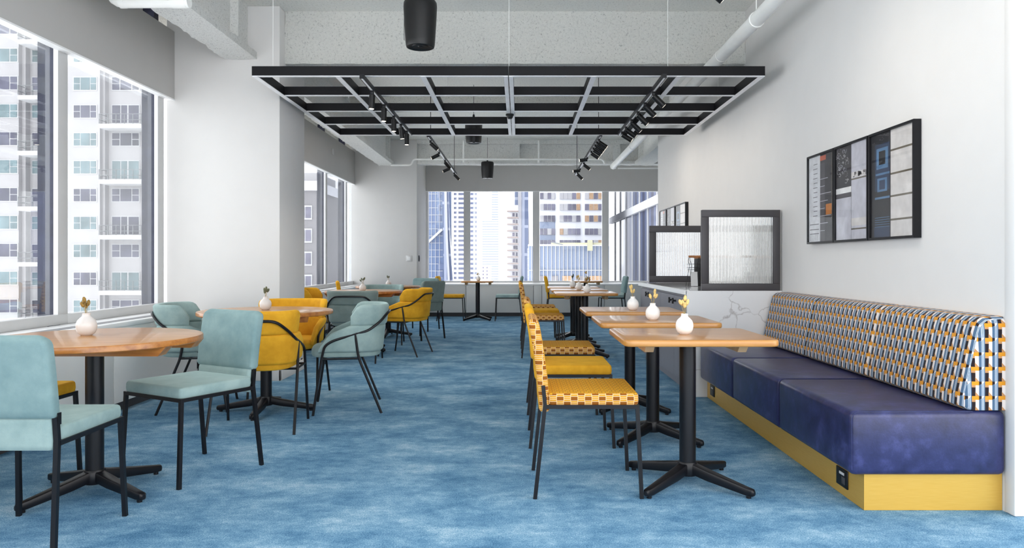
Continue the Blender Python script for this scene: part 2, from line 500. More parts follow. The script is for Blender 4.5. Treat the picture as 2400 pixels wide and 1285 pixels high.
# sill cabinets (radiator casing) along the windows
def sillcab(name, label, x0, x1, y0, y1, axis, panels):
    root = empty(name, (0, 0, 0), label=label, cat='cabinet', group='sill cabinets under the windows')
    if axis == 'y':                                   # runs along Y; front faces +X
        obj('kick_plate', box(x0, x1 - .07, y0, y1, 0, .08), 'kick', root)
        for a, b in zip(panels, panels[1:]):
            obj('panel', box(x1 - .03, x1 - .008, a + .003, b - .003, .08, .63, .003), 'cab', root)
        obj('sill_top', box(x0, x1, y0, y1, .63, .665, .006), 'sill', root)
        s = obj('vent_slot', box(x0 + .17, x0 + .25, y0 + .05, y1 - .05, .662, .6675), 'slot', root)
    else:
        obj('kick_plate', box(x0, x1, y0 + .07, y1, 0, .08), 'kick', root)
        for a, b in zip(panels, panels[1:]):
            obj('panel', box(a + .004, b - .004, y0 + .008, y0 + .03, .08, .63, .003), 'cab', root)
        obj('sill_top', box(x0, x1, y0, y1, .63, .665, .006), 'sill', root)
    return root
sillcab('sill_cabinet', 'long white-topped grey cabinet under the near left windows, behind the first round table', GX + .06, -2.92, -1.6, 6.84, 'y', [-1.6, .2, 2.0, 3.75, 5.3, 6.84])
sillcab('sill_cabinet', 'white-topped grey cabinet under the far left windows, between the two pillars', GX + .06, -2.92, 7.65, 14.34, 'y', [7.65, 9.6, 11.5, 13.0, 14.34])
sillcab('sill_cabinet', 'pale cabinet under the end windows across the back of the room', -2.0, 3.9, 14.87, 15.74, 'x', [-2.0, -1.09, -.02 + .3, .45, 1.72, 2.6, 3.9])

# ------------------------------------------------------------------ ceiling steel and pipes
struct('ceiling_beam_1', rough_box(-2.24, WX, 7.0, 7.5, 3.0, 3.52, .06, .012), 'spray', 'deep sprayed crossbeam above the black ceiling grid')
def ibeam_y(name, xc, y0, y1, zb, label, w=.30):
    bm = rough_box(xc - w / 2, xc + w / 2, y0, y1, zb, zb + .07, .05, .013)
    rough_box(xc - .06, xc + .06, y0, y1, zb + .05, 3.5, .07, .012, bm=bm)
    rough_box(xc - w / 2 + .02, xc + w / 2 - .02, y1 - .42, y1 - .36, zb + .05, 3.48, .05, .01, bm=bm)
    return struct(name, bm, 'spray_white', label)
ibeam_y('ceiling_beam_2', -2.60, -1.6, 6.86, 3.0, 'white sprayed girder running back to the near pillar')
ibeam_y('ceiling_beam_3', -2.60, 7.5, 14.36, 2.99, 'white sprayed girder running back to the far pillar')
ibeam_y('ceiling_beam_4', 2.42, 11.45, 14.4, 3.0, 'white sprayed girder beyond the end of the right wall', .34)
bm = rough_box(-2.5, 4.0, 14.36, 14.62, 3.42, 3.5, .06, .012)
rough_box(-2.01, 4.0, 14.36, 14.62, 3.03, 3.09, .06, .012, bm=bm)
rough_box(-2.01, 4.0, 14.47, 14.53, 3.06, 3.46, .09, .01, bm=bm)
for x in (-.07, 1.9): rough_box(x - .07, x + .07, 14.36, 14.5, 3.06, 3.46, .05, .006, bm=bm)
struct('ceiling_beam_5', bm, 'spray_white', 'sprayed steel crossbeam in front of the end windows')
struct('ceiling_beam_6', rough_box(-2.45, WX, 10.6, 10.72, 3.38, 3.5, .06, .012), 'spray', 'shallow sprayed rib across the middle of the ceiling')

def pipe(name, pts, r, label, n=16, collars=(), fil=.08, group=None, hangers=()):
    root = empty(name, tuple(V(pts[0])), label=label, cat='pipe', group=group)
    o = V(pts[0])
    obj('pipe_run', tube([V(p) - o for p in pts], r, n, fil), 'pipe', root)
    for a, b in collars: obj('collar', tube([V(a) - o, V(b) - o], r * 1.06, n), 'pipe', root)
    for h in hangers:
        h = V(h); obj('hanger_rod', tube([h - o, V((h.x, h.y, 3.5)) - o], .005, 6), 'pipe', root)
        obj('clevis', tube([h - o + V((0, -.015, -.0)), h - o + V((0, .015, 0))], r * 1.12, n), 'pipe', root)
    return root
zp = 2.94
pipe('sprinkler_pipe', [(1.79, 2.0, zp), (1.79, 14.0, zp), (1.79, 14.0, zp - .05)], .055,
     'thick white pipe slung beside the right wall under the ceiling', 20,
     collars=[((1.79, 6.5, zp), (1.79, 6.62, zp)), ((1.79, 9.2, zp), (1.79, 9.32, zp)), ((1.79, 13.9, zp), (1.79, 14.06, zp))],
     hangers=[(1.79, 5.55, zp), (1.79, 8.7, zp), (1.79, 11.6, zp)])
pipe('sprinkler_pipe', [(-2.45, 13.95, 2.95), (-2.06, 13.95, 2.95), (-2.02, 13.95, 3.06), (1.58, 13.95, 3.06), (1.62, 13.95, 2.97)], .018,
     'thin white pipe across the room in front of the far crossbeam', 10, fil=.05)
pipe('sprinkler_pipe', [(1.85, 13.85, 2.875), (3.9, 13.85, 2.875)], .014, 'thin white pipe branching right from the thick pipe end', 8)
pipe('sprinkler_pipe', [(-2.96, 5.33, 3.2), (-2.96, 5.33, 3.0), (-2.4, 5.33, 3.0)], .045,
     'white elbowed pipe under the near girder at top left', 14, fil=.09, collars=[((-2.52, 5.33, 3.0), (-2.42, 5.33, 3.0)), ((-2.9, 5.33, 3.0), (-2.86, 5.33, 3.0))])
for i, (x, y, w) in enumerate(((1087, 14.3, 'left'), (1263, 14.3, 'right'))):
    X = (x - CX) * y / F
    pipe('sprinkler_pipe', [(X, y, 3.05), (X, y, 3.47)], .022, 'short upright white pipe on the far crossbeam, %s of the two' % w, 10)

# ------------------------------------------------------------------ black ceiling grid
GY0, GY1, GZ, GXL, GXR = 5.93, 8.72, 2.612, -2.165, 1.983
grid = empty('ceiling_grid', (0, GY0, GZ), label='black metal grid frame hung below the ceiling over the tables', cat='ceiling grid')
def bar(x0, x1, y0, y1, z0=GZ, z1=GZ + .08, name='crossbar'):
    if name == 'long_bar': z0 -= .0025; z1 -= .001; y0 -= .036
    bm = box(x0, x1, y0 - GY0, y1 - GY0, z0 - GZ + .004, z1 - GZ)
    box(x0 + .001, x1 - .001, y0 - GY0 + .001, y1 - GY0 - .001, z0 - GZ, z0 - GZ + .0045, bm=bm, mi=1)
    obj(name, bm, ['bar_black', 'bar_under'], grid, smooth=0)
W6 = (GXR - GXL) / 6
for j in range(5):
    y = GY0 + .69 * j
    bar(GXL, (GXL + GXR) / 2 - .002, y, y + .04); bar((GXL + GXR) / 2 + .002, GXR, y, y + .04)
for i in range(7):
    x = GXL + W6 * i
    if i == 3:
        bar(x - .04, x - .003, GY0 + .04, GY1 + .0, name='long_bar'); bar(x + .003, x + .04, GY0 + .04, GY1, name='long_bar')
    else:
        a = GXL if i == 0 else (GXR - .045 if i == 6 else x - .0225)
        bar(a, a + .045, GY0 + .04, GY1, name='long_bar')
for x, y in ((817, 7.1), (1193, 6.0), (1565, 6.0), (1683, 7.6), (1050, 8.0), (640, 6.0)):
    X = (x - CX) * y / F
    obj('hanger_wire', tube([(X, y - GY0, .08), (X, y - GY0, 3.5 - GZ)], .0022, 5), 'pipe', grid)
det = empty('smoke_detector', ((1195 - CX) * 7.45 / F, 7.45, GZ - .002), label='small black domed detector under the middle bar of the ceiling grid', cat='detector')
obj('dome', lathe([(.0, -.05), (.02, -.048), (.03, -.035), (.034, -.02)], 20), 'blacksoft', det)
obj('base', lathe([(.036, -.02), (.042, -.014), (.042, 0), (.0, 0)], 20), 'blacksoft', det)

# ------------------------------------------------------------------ track lights
def track(x, y0, y1, z, heads, label, hz=3.5, power=1.0):
    root = empty('track_light', (x, y0, z), label=label, cat='track light', group='black track lights below the ceiling')
    bm = box(-.018, .018, 0, y1 - y0, 0, .034, .002)
    box(-.008, .008, .01, y1 - y0 - .01, -.0012, .0005, bm=bm, mi=1)
    obj('track_rail', bm, ['black', 'bar_under'], root, smooth=0)
    for h in (.25, y1 - y0 - .3):
        obj('suspension_rod', tube([(0, h, .03), (0, h, hz - z)], .004, 6), 'black', root)
    for y, dx, dy, dz, L, r in heads:
        d = V((dx, dy, dz)).normalized(); yy = y - y0
        piv = V((0, yy, -.035))
        h = obj('lamp_head', tube([piv, piv + d * L], r, 16), 'blacksoft', root)
        obj('stem', box(-.012, .012, yy - .02, yy + .02, -.03, .0, .002), 'black', root)
        rr = V(piv + d * L)
        lb = tube([rr, rr + d * .0015], r * .78, 16)
        obj('lens', lb, 'lens', h)
        ld = bpy.data.lights.new('track_spot', 'SPOT'); ld.energy = SPOT_W * power; ld.color = (1, .90, .78)
        ld.spot_size = R(120); ld.spot_blend = 1.0; ld.shadow_soft_size = .03
        lo = bpy.data.objects.new('track_spot', ld); COL.objects.link(lo)
        lo.parent = root; lo.location = rr + d * .02
        lo.rotation_euler = d.to_track_quat('-Z', 'Y').to_euler()
    return root
hd = lambda x, y, zt: None
track(-1.262, 5.86, 8.50, 2.575, [(6.28, -.05, 0, -1, .12, .026), (6.83, -.03, 0, -1, .12, .026), (7.36, 0, 0, -1, .12, .026), (7.80, .1, .1, -1, .12, .026), (8.20, 0, 0, -1, .12, .026)],
      'black track with five upright spotlights under the left half of the ceiling grid', GZ)
track(1.153, 5.84, 8.50, 2.575, [(6.32, .8, .1, -.75, .125, .027), (6.75, .75, .1, -.7, .125, .027), (7.15, .8, .1, -.75, .125, .027), (7.55, .8, .1, -.75, .125, .027), (7.95, .9, .1, -.6, .125, .027), (8.25, .9, .0, -.55, .125, .027)],
      'black track with spotlights tilted to the right wall under the ceiling grid', GZ, .3)
track(-1.092, 8.75, 12.56, 2.60, [(9.0, .6, .2, -.55, .115, .024), (9.95, -.9, 0, -.45, .115, .024), (10.75, .5, .5, -.6, .115, .024), (11.45, -.9, 0, -.4, .115, .024), (12.25, .6, .2, -.6, .115, .024)],
      'black track with alternating spotlights at the far left beyond the grid')
track(.962, 8.70, 12.62, 2.60, [(8.9, .9, 0, -.6, .115, .024), (9.1, .9, 0, -.6, .115, .024), (9.32, .9, 0, -.6, .115, .024), (9.56, .9, 0, -.6, .115, .024), (9.85, .9, 0, -.6, .115, .024), (10.45, -.9, 0, -.1, .11, .024), (11.0, .8, 0, -.6, .115, .024), (11.7, -.9, 0, -.1, .11, .024), (12.2, .7, 0, -.7, .115, .024)],
      'black track crowded with spotlights at the far right beyond the grid', power=.35)
track(1.03, 1.6, 4.02, 2.635, [(2.0, -.9, 0, -.5, .15, .03), (2.9, .9, 0, -.5, .15, .03), (3.88, -.5, -.1, -.3, .09, .03), (3.98, .7, .1, -.55, .10, .03)],
      'black track whose last spotlight tips show at the top edge of the picture')

# ------------------------------------------------------------------ pendant speakers
def speaker(X, Y, zb, dia, h, label, first=None):
    root = empty('pendant_speaker', (X, Y, zb), label=label, cat='speaker', group='black pendant loudspeakers')
    r = dia / 2
    prof = [(r * .50, .012), (r * .62, .006), (r * .74, 0), (r * .82, .003), (r * .86, .018), (r * .885, .05), (r * .97, h * .62), (r, h * .86), (r * .985, h * .94), (r * .9, h * .985), (r * .6, h), (0, h)]
    obj('cabinet', lathe([(0, .012)] + prof, 48), 'blacksoft', root)
    obj('grille_cone', lathe([(0, .004), (r * .12, .003), (r * .16, .010), (r * .46, .006), (r * .5, .0125), (0, .0125)], 32), 'black', root)
    obj('neck', lathe([(.014, h), (.016, h + .03), (.010, h + .05), (0, h + .05)], 14), 'blacksoft', root)
    obj('suspension_cable', tube([(0, 0, h + .04), (0, 0, 3.5 - zb)], .003, 6), 'black', root)
    obj('badge', box(-r * .98, -r * .955, -.004, .004, h * .16, h * .7, .001), 'black', root)
    return root
speaker(-.745, 5.5, 2.715, .25, .355, 'large black pendant speaker hanging nearest the camera, in front of the grid')
speaker(-.62, 9.9, 2.71, .238, .34, 'black pendant speaker seen behind the ceiling grid bars')
speaker(-.62, 14.1, 2.71, .245, .325, 'black pendant speaker farthest away, against the end fascia')

# ------------------------------------------------------------------ tables
def pedestal(root, zt, leg=.36, col=.0405, ang=45):
    obj('column', lathe([(0, .06), (col, .06), (col, zt - .006), (0, zt - .006)], 32), 'black', root)
    obj('mounting_plate', box(-.15, .15, -.15, .15, zt - .008, zt - .0005), 'black', root)
    obj('hub', lathe([(0, .045), (.046, .045), (.05, .06), (.05, .10), (.044, .112), (0, .112)], 32), 'black', root)
    for k in range(4):
        a = R(ang + 90 * k); rings = []
        for t, w, zb, ztp in ((.03, .030, .055, .108), (.12, .030, .038, .088), (leg - .04, .022, .012, .050), (leg - .008, .019, .012, .045), (leg, .011, .016, .038)):
            rr = rrect(w * .85, (ztp - zb) / 2, .008, 2)
            rings.append([V((t * math.cos(a) - u * math.sin(a), t * math.sin(a) + u * math.cos(a), (ztp + zb) / 2 + v)) for u, v in rr])
        obj('foot', loft(rings), 'black', root)
        obj('glide', lathe([(.0, 0), (.012, 0), (.012, .013), (0, .013)], 10, c=((leg - .03) * math.cos(a), (leg - .03) * math.sin(a), 0)), 'black', root)
def round_table(X, Y, rad, ang, label):
    root = empty('round_table', (X, Y, 0), label=label, cat='table', group='round oak tables by the windows')
    n = 96; bm = bmesh.new()
    prof = [(0, .70), (rad * .80, .70), (rad * .985, .715), (rad * .985, .7155)]
    lathe([(0, .720), (rad - .004, .720), (rad, .724), (rad, .744), (rad - .003, .749), (rad - .006, .75), (0, .75)], n, bm=bm)
    for f in bm.faces:
        if abs(f.calc_center_median().z - .731) < .018 and abs(f.normal.z) < .8: f.material_index = 1
    bm.normal_update()
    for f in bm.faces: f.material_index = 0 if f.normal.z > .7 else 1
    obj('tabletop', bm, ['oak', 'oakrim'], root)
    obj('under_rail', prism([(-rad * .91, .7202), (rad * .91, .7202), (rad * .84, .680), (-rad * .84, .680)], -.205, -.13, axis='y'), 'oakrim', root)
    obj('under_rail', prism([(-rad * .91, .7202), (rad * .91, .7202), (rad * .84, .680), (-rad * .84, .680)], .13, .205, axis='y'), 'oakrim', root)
    pedestal(root, .7202, ang=ang)
    return root
T1 = round_table(-2.05, 3.54, .482, 63, 'round oak pedestal table nearest the camera, by the left windows')
def rt(X, Y, a, label):
    return clone(T1, (X, Y, 0), R(a), label, 'round oak tables by the windows')
rt(-1.886, 5.46, -60, 'round oak pedestal table in front of the near white pillar')
rt(-1.95, 9.2, -7, 'round oak pedestal table beyond the near pillar, third from the camera')
rt(-1.97, 11.0, -62, 'round oak pedestal table farthest away, near the far pillar')

def square_table(X, Y, w, d, label, group):
    root = empty('square_table', (X, Y, 0), label=label, cat='table', group=group)
    obj('tabletop', prism(rrect(w / 2, d / 2, .045, 5), .718, .75, .009), 'oak', root)
    for x in (-.215, .235):
        obj('cleat', prism([(-d / 2 + .14, .7185), (d / 2 - .14, .7185), (d / 2 - .19, .672), (-d / 2 + .19, .672)], x - .022, x + .022, .002, axis='x'), 'maple', root)
    pedestal(root, .7185)
    return root
G1, G2, G3 = 'square oak tables along the blue bench', 'square oak tables beyond the marble counter', 'small tables at the end windows'
S1 = square_table(.842, 3.68, .72, .625, 'square oak table nearest the camera, in front of the blue bench', G1)
clone(S1, (.838, 4.62, 0), 0, 'square oak table in the middle of the three by the bench', G1)
clone(S1, (.835, 5.56, 0), 0, 'square oak table of the bench row standing farthest back, beside the counter', G1)
clone(S1, (.772, 8.68, 0), 0, 'square oak table at the front of the distant row of three', G2)
clone(S1, (.77, 9.62, 0), 0, 'square oak table between the other two of the distant row', G2)
clone(S1, (.768, 10.56, 0), 0, 'square oak table at the back of the distant row of three', G2)
E1 = square_table(-.80, 14.0, .60, .60, 'small table under the end windows between the yellow and the teal chair at left', G3)
for c in kids(E1):
    if c.name.startswith('foot') or c.name.startswith('glide'): pass
clone(E1, (1.26, 14.0, 0), 0, 'small table under the end windows seen behind the distant row', G3)

# ------------------------------------------------------------------ side chairs
def backpad(zb, zt, w, th, r, yoff, lean, rb=.012, bulge=.0, ycurve=True):
    """upholstered panel: outline with rounded top corners, curved backwards towards its top"""
    rings = []; N = 16
    zs = [zb + .000, zb + .004, zb + .012] + [zb + .012 + (zt - zb - .012) * k / N for k in range(1, N)]
    zs += [zt - r * q for q in (.6, .35, .18, .08, .02)] + [zt]
    zs = sorted(set(zs))
    for z in zs:
        hw = w / 2; ht = th / 2
        t = zt - z
        if t < r: hw = w / 2 - r + math.sqrt(max(0, r * r - (r - t) ** 2))
        q = min(t, th / 2)
        ht = max(.004, math.sqrt(max(0, (th / 2) ** 2 - (th / 2 - q) ** 2)))
        t2 = z - zb
        if t2 < .012: ht = min(ht, th / 2 * (.72 + .28 * t2 / .012)); hw -= .004 * (1 - t2 / .012)
        s = (z - .40) / .44
        y = yoff - lean * (s ** 1.6)
        rings.append([V((a, y + b, z)) for a, b in rrect(hw, ht, min(.018, ht * .95), 3)])
    return loft(rings)
def seatpad(hw, y0, y1, z0, z1, r=.022):
    rings = []
    yc = (y0 + y1) / 2; hd = (y1 - y0) / 2
    for z, k in ((z0, -.004), (z0 + .004, -.001), (z0 + .02, .001), (z1 - .014, .0), (z1 - .006, -.002), (z1 - .001, -.007), (z1, -.014), (z1 + .002, -.07)):
        rings.append([V((a, yc + b, z)) for a, b in rrect(hw + k, hd + k, r, 4)])
    return loft(rings)
def side_chair(name, label, seatm, backm, cat='chair', group=None, pattern=False):
    root = empty(name, (0, 0, 0), label=label, cat=cat, group=group)
    s = seatpad(.228, -.195, .238, .438, .492)
    b = backpad(.405, .84, .452, .052, .045, -.205, .055)
    low = backpad(.405, .535, .422, .044, .002, -.200, .055)
    if pattern:
        for bm in (s, b, low):
            bm.normal_update()
        for f in s.faces: f.material_index = 0 if f.normal.z > .75 else 1
        for f in b.faces: f.material_index = 0 if abs(f.normal.y) > .8 else 1
        low.free()
        obj('seat', s, [seatm, backm], root); obj('backrest', b, [seatm, backm], root)
    else:
        b.free(); b = backpad(.528, .84, .456, .056, .045, -.205, .055)
        obj('seat', s, seatm, root); obj('backrest', b, backm, root)
        obj('lower_back_panel', low, seatm, root)
    q = .009
    fr = box(-.232, -.214, -.20, .240, .420, .438); box(.214, .232, -.20, .240, .420, .438, bm=fr)
    box(-.214, .214, .222, .240, .420, .438, bm=fr); box(-.214, .214, -.20, -.182, .420, .438, bm=fr)
    obj('seat_frame', fr, 'black', root)
    for sx in (-1, 1):
        obj('leg', tube([(sx * .2225, .231, .420), (sx * .232, .25, .0)], q, sq=True), 'black', root)
        obj('leg', tube([(sx * (.221 if not pattern else .235), -.212, .530), (sx * (.221 if not pattern else .235), -.203, .44), (sx * .236, -.25, .0)], q, sq=True), 'black', root)
        if not pattern: obj('fabric_tag', box(.229, .2325, -.216, -.196, .50, .545), 'black', root) if sx > 0 else None
    return root
teal0 = side_chair('side_chair', 'teal velvet side chair angled in the middle left, its back to the yellow armchair', 'teal_light', 'teal', group='teal side chairs')
must0 = side_chair('side_chair', 'plain mustard side chair between the two patterned ones facing the bench', 'mustard', 'mustard', group='mustard side chairs')
pat0 = side_chair('side_chair', 'mustard side chair with brown key pattern nearest the camera, facing the bench', 'key_sheen', 'key', group='patterned side chairs', pattern=True)
def heading(dx, dy): return math.atan2(dy, dx) - math.pi / 2      # local +Y turned to (dx, dy)
def put(root, X, Y, dx, dy): root.location = (X, Y, 0); root.rotation_euler = (0, 0, heading(dx, dy))
def sc(src, X, Y, dx, dy, label, group, mats=None): return clone(src, (X, Y, 0), heading(dx, dy), label, group, mats)
put(teal0, -1.738, 3.906, -.493, -.87)
put(must0, .312, 4.60, 1, 0)
put(pat0, .322, 3.672, 1, 0)
GT, GM, GP = 'teal side chairs', 'mustard side chairs', 'patterned side chairs'
sc(teal0, -1.955, 2.955, 0, 1, 'teal velvet side chair nearest the camera, cut by the left edge, back turned', GT)
sc(must0, -2.545, 3.60, 1, 0, 'mustard side chair mostly hidden at the left edge, behind the nearest teal chair', GM)
sc(must0, -2.33, 10.45, .97, .24, 'mustard side chair at the left windows with only its narrow backrest showing', GM)
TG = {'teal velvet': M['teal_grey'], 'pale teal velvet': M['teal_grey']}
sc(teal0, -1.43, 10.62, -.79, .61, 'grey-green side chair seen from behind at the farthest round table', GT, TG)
sc(teal0, -1.62, 11.95, -.25, -.97, 'teal side chair facing the camera behind the farthest round table', GT)
sc(pat0, .31, 5.55, 1, 0, 'patterned side chair farthest back of the three facing the bench', GP)
sc(pat0, .275, 8.68, 1, 0, 'patterned side chair at the front of the distant row', GP)
sc(must0, .27, 9.60, 1, 0, 'plain mustard side chair in the distant row, between patterned ones', GM)
sc(pat0, .265, 10.52, 1, 0, 'patterned side chair at the back of the distant row', GP)
sc(must0, -1.30, 13.95, 1, 0, 'mustard side chair at the left small table under the end windows', GM)
sc(teal0, -.21, 13.95, -1, 0, 'teal side chair in profile at the left small table under the end windows', GT)
sc(must0, .745, 13.95, 1, 0, 'mustard side chair at the right small table under the end windows', GM)
sc(teal0, 1.76, 13.95, -1, 0, 'pale teal side chair beside the counter, under the end windows', GT)

# ------------------------------------------------------------------ armchairs
def ucurve(hw=.245, yf=.20, yr=-.245, ybend=-.03, n=14):
    """plan of the shell from front left round the rear to front right: (point, outward normal)"""
    pts = []
    for k in range(5): pts.append((-hw - .0 + .012 * (1 - k / 5), yf + (ybend - yf) * k / 5))
    for k in range(n + 1):
        a = math.pi + math.pi * k / n
        c, s = math.cos(a), math.sin(a)
        e = .62
        pts.append((hw * math.copysign(abs(c) ** e, c), ybend + (ybend - yr) * math.copysign(abs(s) ** e, s)))
    for k in range(1, 6): pts.append((hw - .012 * (k / 5), ybend + (yf - ybend) * k / 5))
    out = []
    for i, p in enumerate(pts):
        a, b = pts[max(i - 1, 0)], pts[min(i + 1, len(pts) - 1)]
        t = V((b[0] - a[0], b[1] - a[1], 0)).normalized()
        out.append((V((p[0], p[1], 0)), V((t.y, -t.x, 0))))
    return out
def band(curve, zb, zt, th, lean=0, z0=.44):
    rings = []
    N = len(curve)
    for i, (p, nrm) in enumerate(curve):
        a, b = zb(p, i / (N - 1)), zt(p, i / (N - 1))
        if b - a < .03: b = a + .03
        e = min(i, N - 1 - i); tk = th * (.55 if e == 0 else .9 if e == 1 else 1)
        hh = (b - a) / 2
        ring = []
        for u, v in rrect(tk / 2, hh, min(tk * .49, .022), 4):
            z = (a + b) / 2 + v
            ring.append(p + nrm * (u + lean * (z - z0)) + V((0, 0, z)))
        rings.append(ring)
    return loft(rings)
def armchair(label, m, group):
    root = empty('armchair', (0, 0, 0), label=label, cat='armchair', group=group)
    cv = ucurve(hw=.235)
    low = band(cv, lambda p, t: .445, lambda p, t: .645 - max(0, p.y + .03) * .40 - max(0, p.y - .13) * 1.2, .046, .10)
    obj('arm_shell', low, m, root)
    up = [(p, n_) for p, n_ in ucurve(hw=.217, n=44) if p.y < -.02]
    ym = max(p.y for p, _ in up)
    obj('backrest', band(up, lambda p, t: .638, lambda p, t: .795 - .085 * (max(0, p.y - ym + .10) / .10) ** 2.6, .054, .12), m, root)
    rings = []
    for z, k in ((.408, -.02), (.414, -.006), (.43, .0), (.455, .0), (.47, -.006), (.480, -.02), (.486, -.05), (.488, -.11)):
        ring = []
        for j in range(36):
            a = 2 * math.pi * j / 36; c, s = math.cos(a), math.sin(a)
            e = .55
            ring.append(V(((.238 + k) * math.copysign(abs(c) ** e, c), .005 + (.255 + k) * math.copysign(abs(s) ** (e if s > 0 else .75), s), z)))
        rings.append(ring)
    obj('seat', loft(rings), m, root)
    q = .0095
    for sx in (-1, 1):
        x = .268 * sx
        obj('leg', tube([(x * 1.02, .235, 0), (x * .985, .175, .41), (x * .985, .155, .50), (x * .985, .10, .535), (x * .985, -.08, .59)], q, 10, .05), 'black', root)
        obj('leg', tube([(x * .985, -.062, .585), (x * .985, -.085, .41), (x * 1.02, -.25, 0)], q, 10, .05), 'black', root)
        obj('seat_rail', tube([(x * .985, .170, .405), (x * .985, -.088, .405)], q * .8, 8), 'black', root)
    obj('cross_rail', tube([(-.262, -.088, .402), (.262, -.088, .402)], q * .8, 8), 'black', root)
    obj('cross_rail', tube([(-.262, .165, .402), (.262, .165, .402)], q * .8, 8), 'black', root)
    ys = [(.262, -.07, .588), (.268, -.15, .603), (.238, -.240, .665), (.170, -.302, .733), (0, -.320, .735)]
    path = [(-a, b, c) for a, b, c in ys] + [(a, b, c) for a, b, c in ys[::-1][1:]]
    obj('back_tube', tube(path, q, 10, .045), 'black', root)
    obj('fabric_tag', box(.262, .267, .03, .07, .445, .452), 'black', root)
    return root
GA, GB = 'teal armchairs at the round tables', 'mustard armchairs at the round tables'
arm_t = armchair('teal armchair in side view at the edge of the aisle, facing the window', 'teal_light', GA)
arm_m = armchair('mustard armchair directly behind the angled teal chair, back to the camera', 'mustard', GB)
put(arm_t, -1.315, 5.60, -.955, -.20)
put(arm_m, -1.745, 4.93, -.10, 1)
sc(arm_t, -2.45, 5.62, .97, .24, 'teal armchair between the window sill and the second round table', GA)
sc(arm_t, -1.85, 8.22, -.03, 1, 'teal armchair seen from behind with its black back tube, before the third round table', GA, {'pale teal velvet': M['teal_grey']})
sc(arm_t, -1.86, 9.95, .1, -1, 'teal armchair facing the camera between the two far round tables', GA)
sc(arm_m, -1.90, 6.07, .05, -1, 'mustard armchair facing the camera behind the second round table, by the pillar corner', GB)
sc(arm_m, -2.385, 8.755, 1, .02, 'mustard armchair beside the far windows, just past the near pillar', GB)
sc(arm_m, -1.376, 8.83, -.965, .2, 'mustard armchair in side view at the aisle, beyond the teal armchair', GB)

# ------------------------------------------------------------------ vases and dried flowers
VP = [(0, .003), (.024, .0), (.028, .003), (.037, .010), (.0445, .026), (.047, .044), (.0455, .060), (.040, .075), (.030, .087), (.0215, .094), (.0185, .099), (.0178, .107), (.019, .112), (.0168, .113), (.015, .106), (.0, .09)]
vase0 = None
def vase(X, Y, s, label, glossy=False, fl='', tone=0, hi=.085, z=.75):
    global vase0
    bm = lathe([(r * s, z_ * s * .97) for r, z_ in VP], 40)
    v = empty('bud_vase', (X, Y, z), label=label, cat='vase', group='small white bud vases on the tables')
    obj('vase_body', bm, 'ceramic' if glossy else 'ceramic_w', v)
    root = empty('dried_flowers', (X, Y, z + .10 * s), label=fl, cat='dried flowers', group='dried flower sprigs in the vases')
    rnd = random.Random(int(X * 1000) + int(Y * 100))
    for k in range(5):
        a = rnd.uniform(0, 6.28); d = rnd.uniform(.006, .028); h = hi * rnd.uniform(.55, 1.0)
        tip = V((d * math.cos(a), d * math.sin(a), h))
        obj('stem', tube([(0, 0, -.01), tip * .5 + V((0, 0, .0)), tip], .0011, 5), M['stem'], root)
        e = bmesh.new(); bmesh.ops.create_uvsphere(e, u_segments=10, v_segments=8, radius=1)
        tl = V((d * math.cos(a), d * math.sin(a), h * .8)).normalized()
        mat = Matrix.Translation(tip) @ tl.to_track_quat('Z', 'Y').to_matrix().to_4x4() @ Matrix.Diagonal((.0085, .0085, .0165, 1))
        e.transform(mat)
        for vv in e.verts: vv.co += vv.normal * mnoise.noise(vv.co * 300) * .002
        obj('flower_head', e, M['straw'] if tone == 0 else (M['brownflower'] if tone == 1 else M['greenflower']), root)
M['stem'] = plain('dry stem', (.35, .27, .12), .8)
M['straw'] = plain('straw flower', (.72, .52, .20), .9, var=.25, scale=90, bump=.4, bscale=200)
M['brownflower'] = plain('olive brown flower', (.26, .16, .04), .9, var=.4, scale=90)
M['greenflower'] = plain('dark olive flower', (.12, .13, .08), .9, var=.4, scale=90)
vase(-2.125, 3.60, 1.0, 'glossy white bud vase on the nearest round table', True, 'brown-olive dried sprig in the vase on the nearest round table', 1, .075)
vase(-1.905, 5.50, .93, 'white bud vase on the round table before the near pillar', True, 'dark green dried sprig in the vase before the near pillar', 2, .07)
vase(-1.93, 9.02, .90, 'pale bud vase on the third round table', True, 'dark dried sprig in the vase on the third round table', 2, .07)
vase(-1.93, 10.8, .88, 'pale bud vase on the farthest round table', True, 'dark dried sprig in the vase on the farthest round table', 2, .07)
vase(.822, 3.66, .93, 'white bud vase on the nearest square table', fl='straw-yellow dried buds in the vase on the nearest square table')
vase(.825, 4.55, .95, 'white bud vase on the middle table of the bench row', fl='straw-yellow dried buds in the vase on the middle bench-row table')
vase(.845, 5.48, .93, 'white bud vase on the bench-row table beside the counter', fl='tan dried buds in the vase beside the counter')
vase(.785, 8.55, .93, 'white bud vase on the front table of the distant row', fl='dark dried sprig on the front table of the distant row', tone=1)
vase(.765, 9.46, .93, 'white bud vase on the middle table of the distant row', fl='tan dried sprig on the middle table of the distant row')
vase(.745, 10.3, .93, 'white bud vase on the back table of the distant row', fl='olive dried sprig on the back table of the distant row', tone=2)
vase(-.785, 13.95, .9, 'white bud vase on the left small table under the end windows', fl='tiny dried sprig on the left small window table', tone=1, hi=.05)
vase(1.26, 13.95, .9, 'white bud vase on the right small table under the end windows', fl='tiny dried sprig on the right small window table')

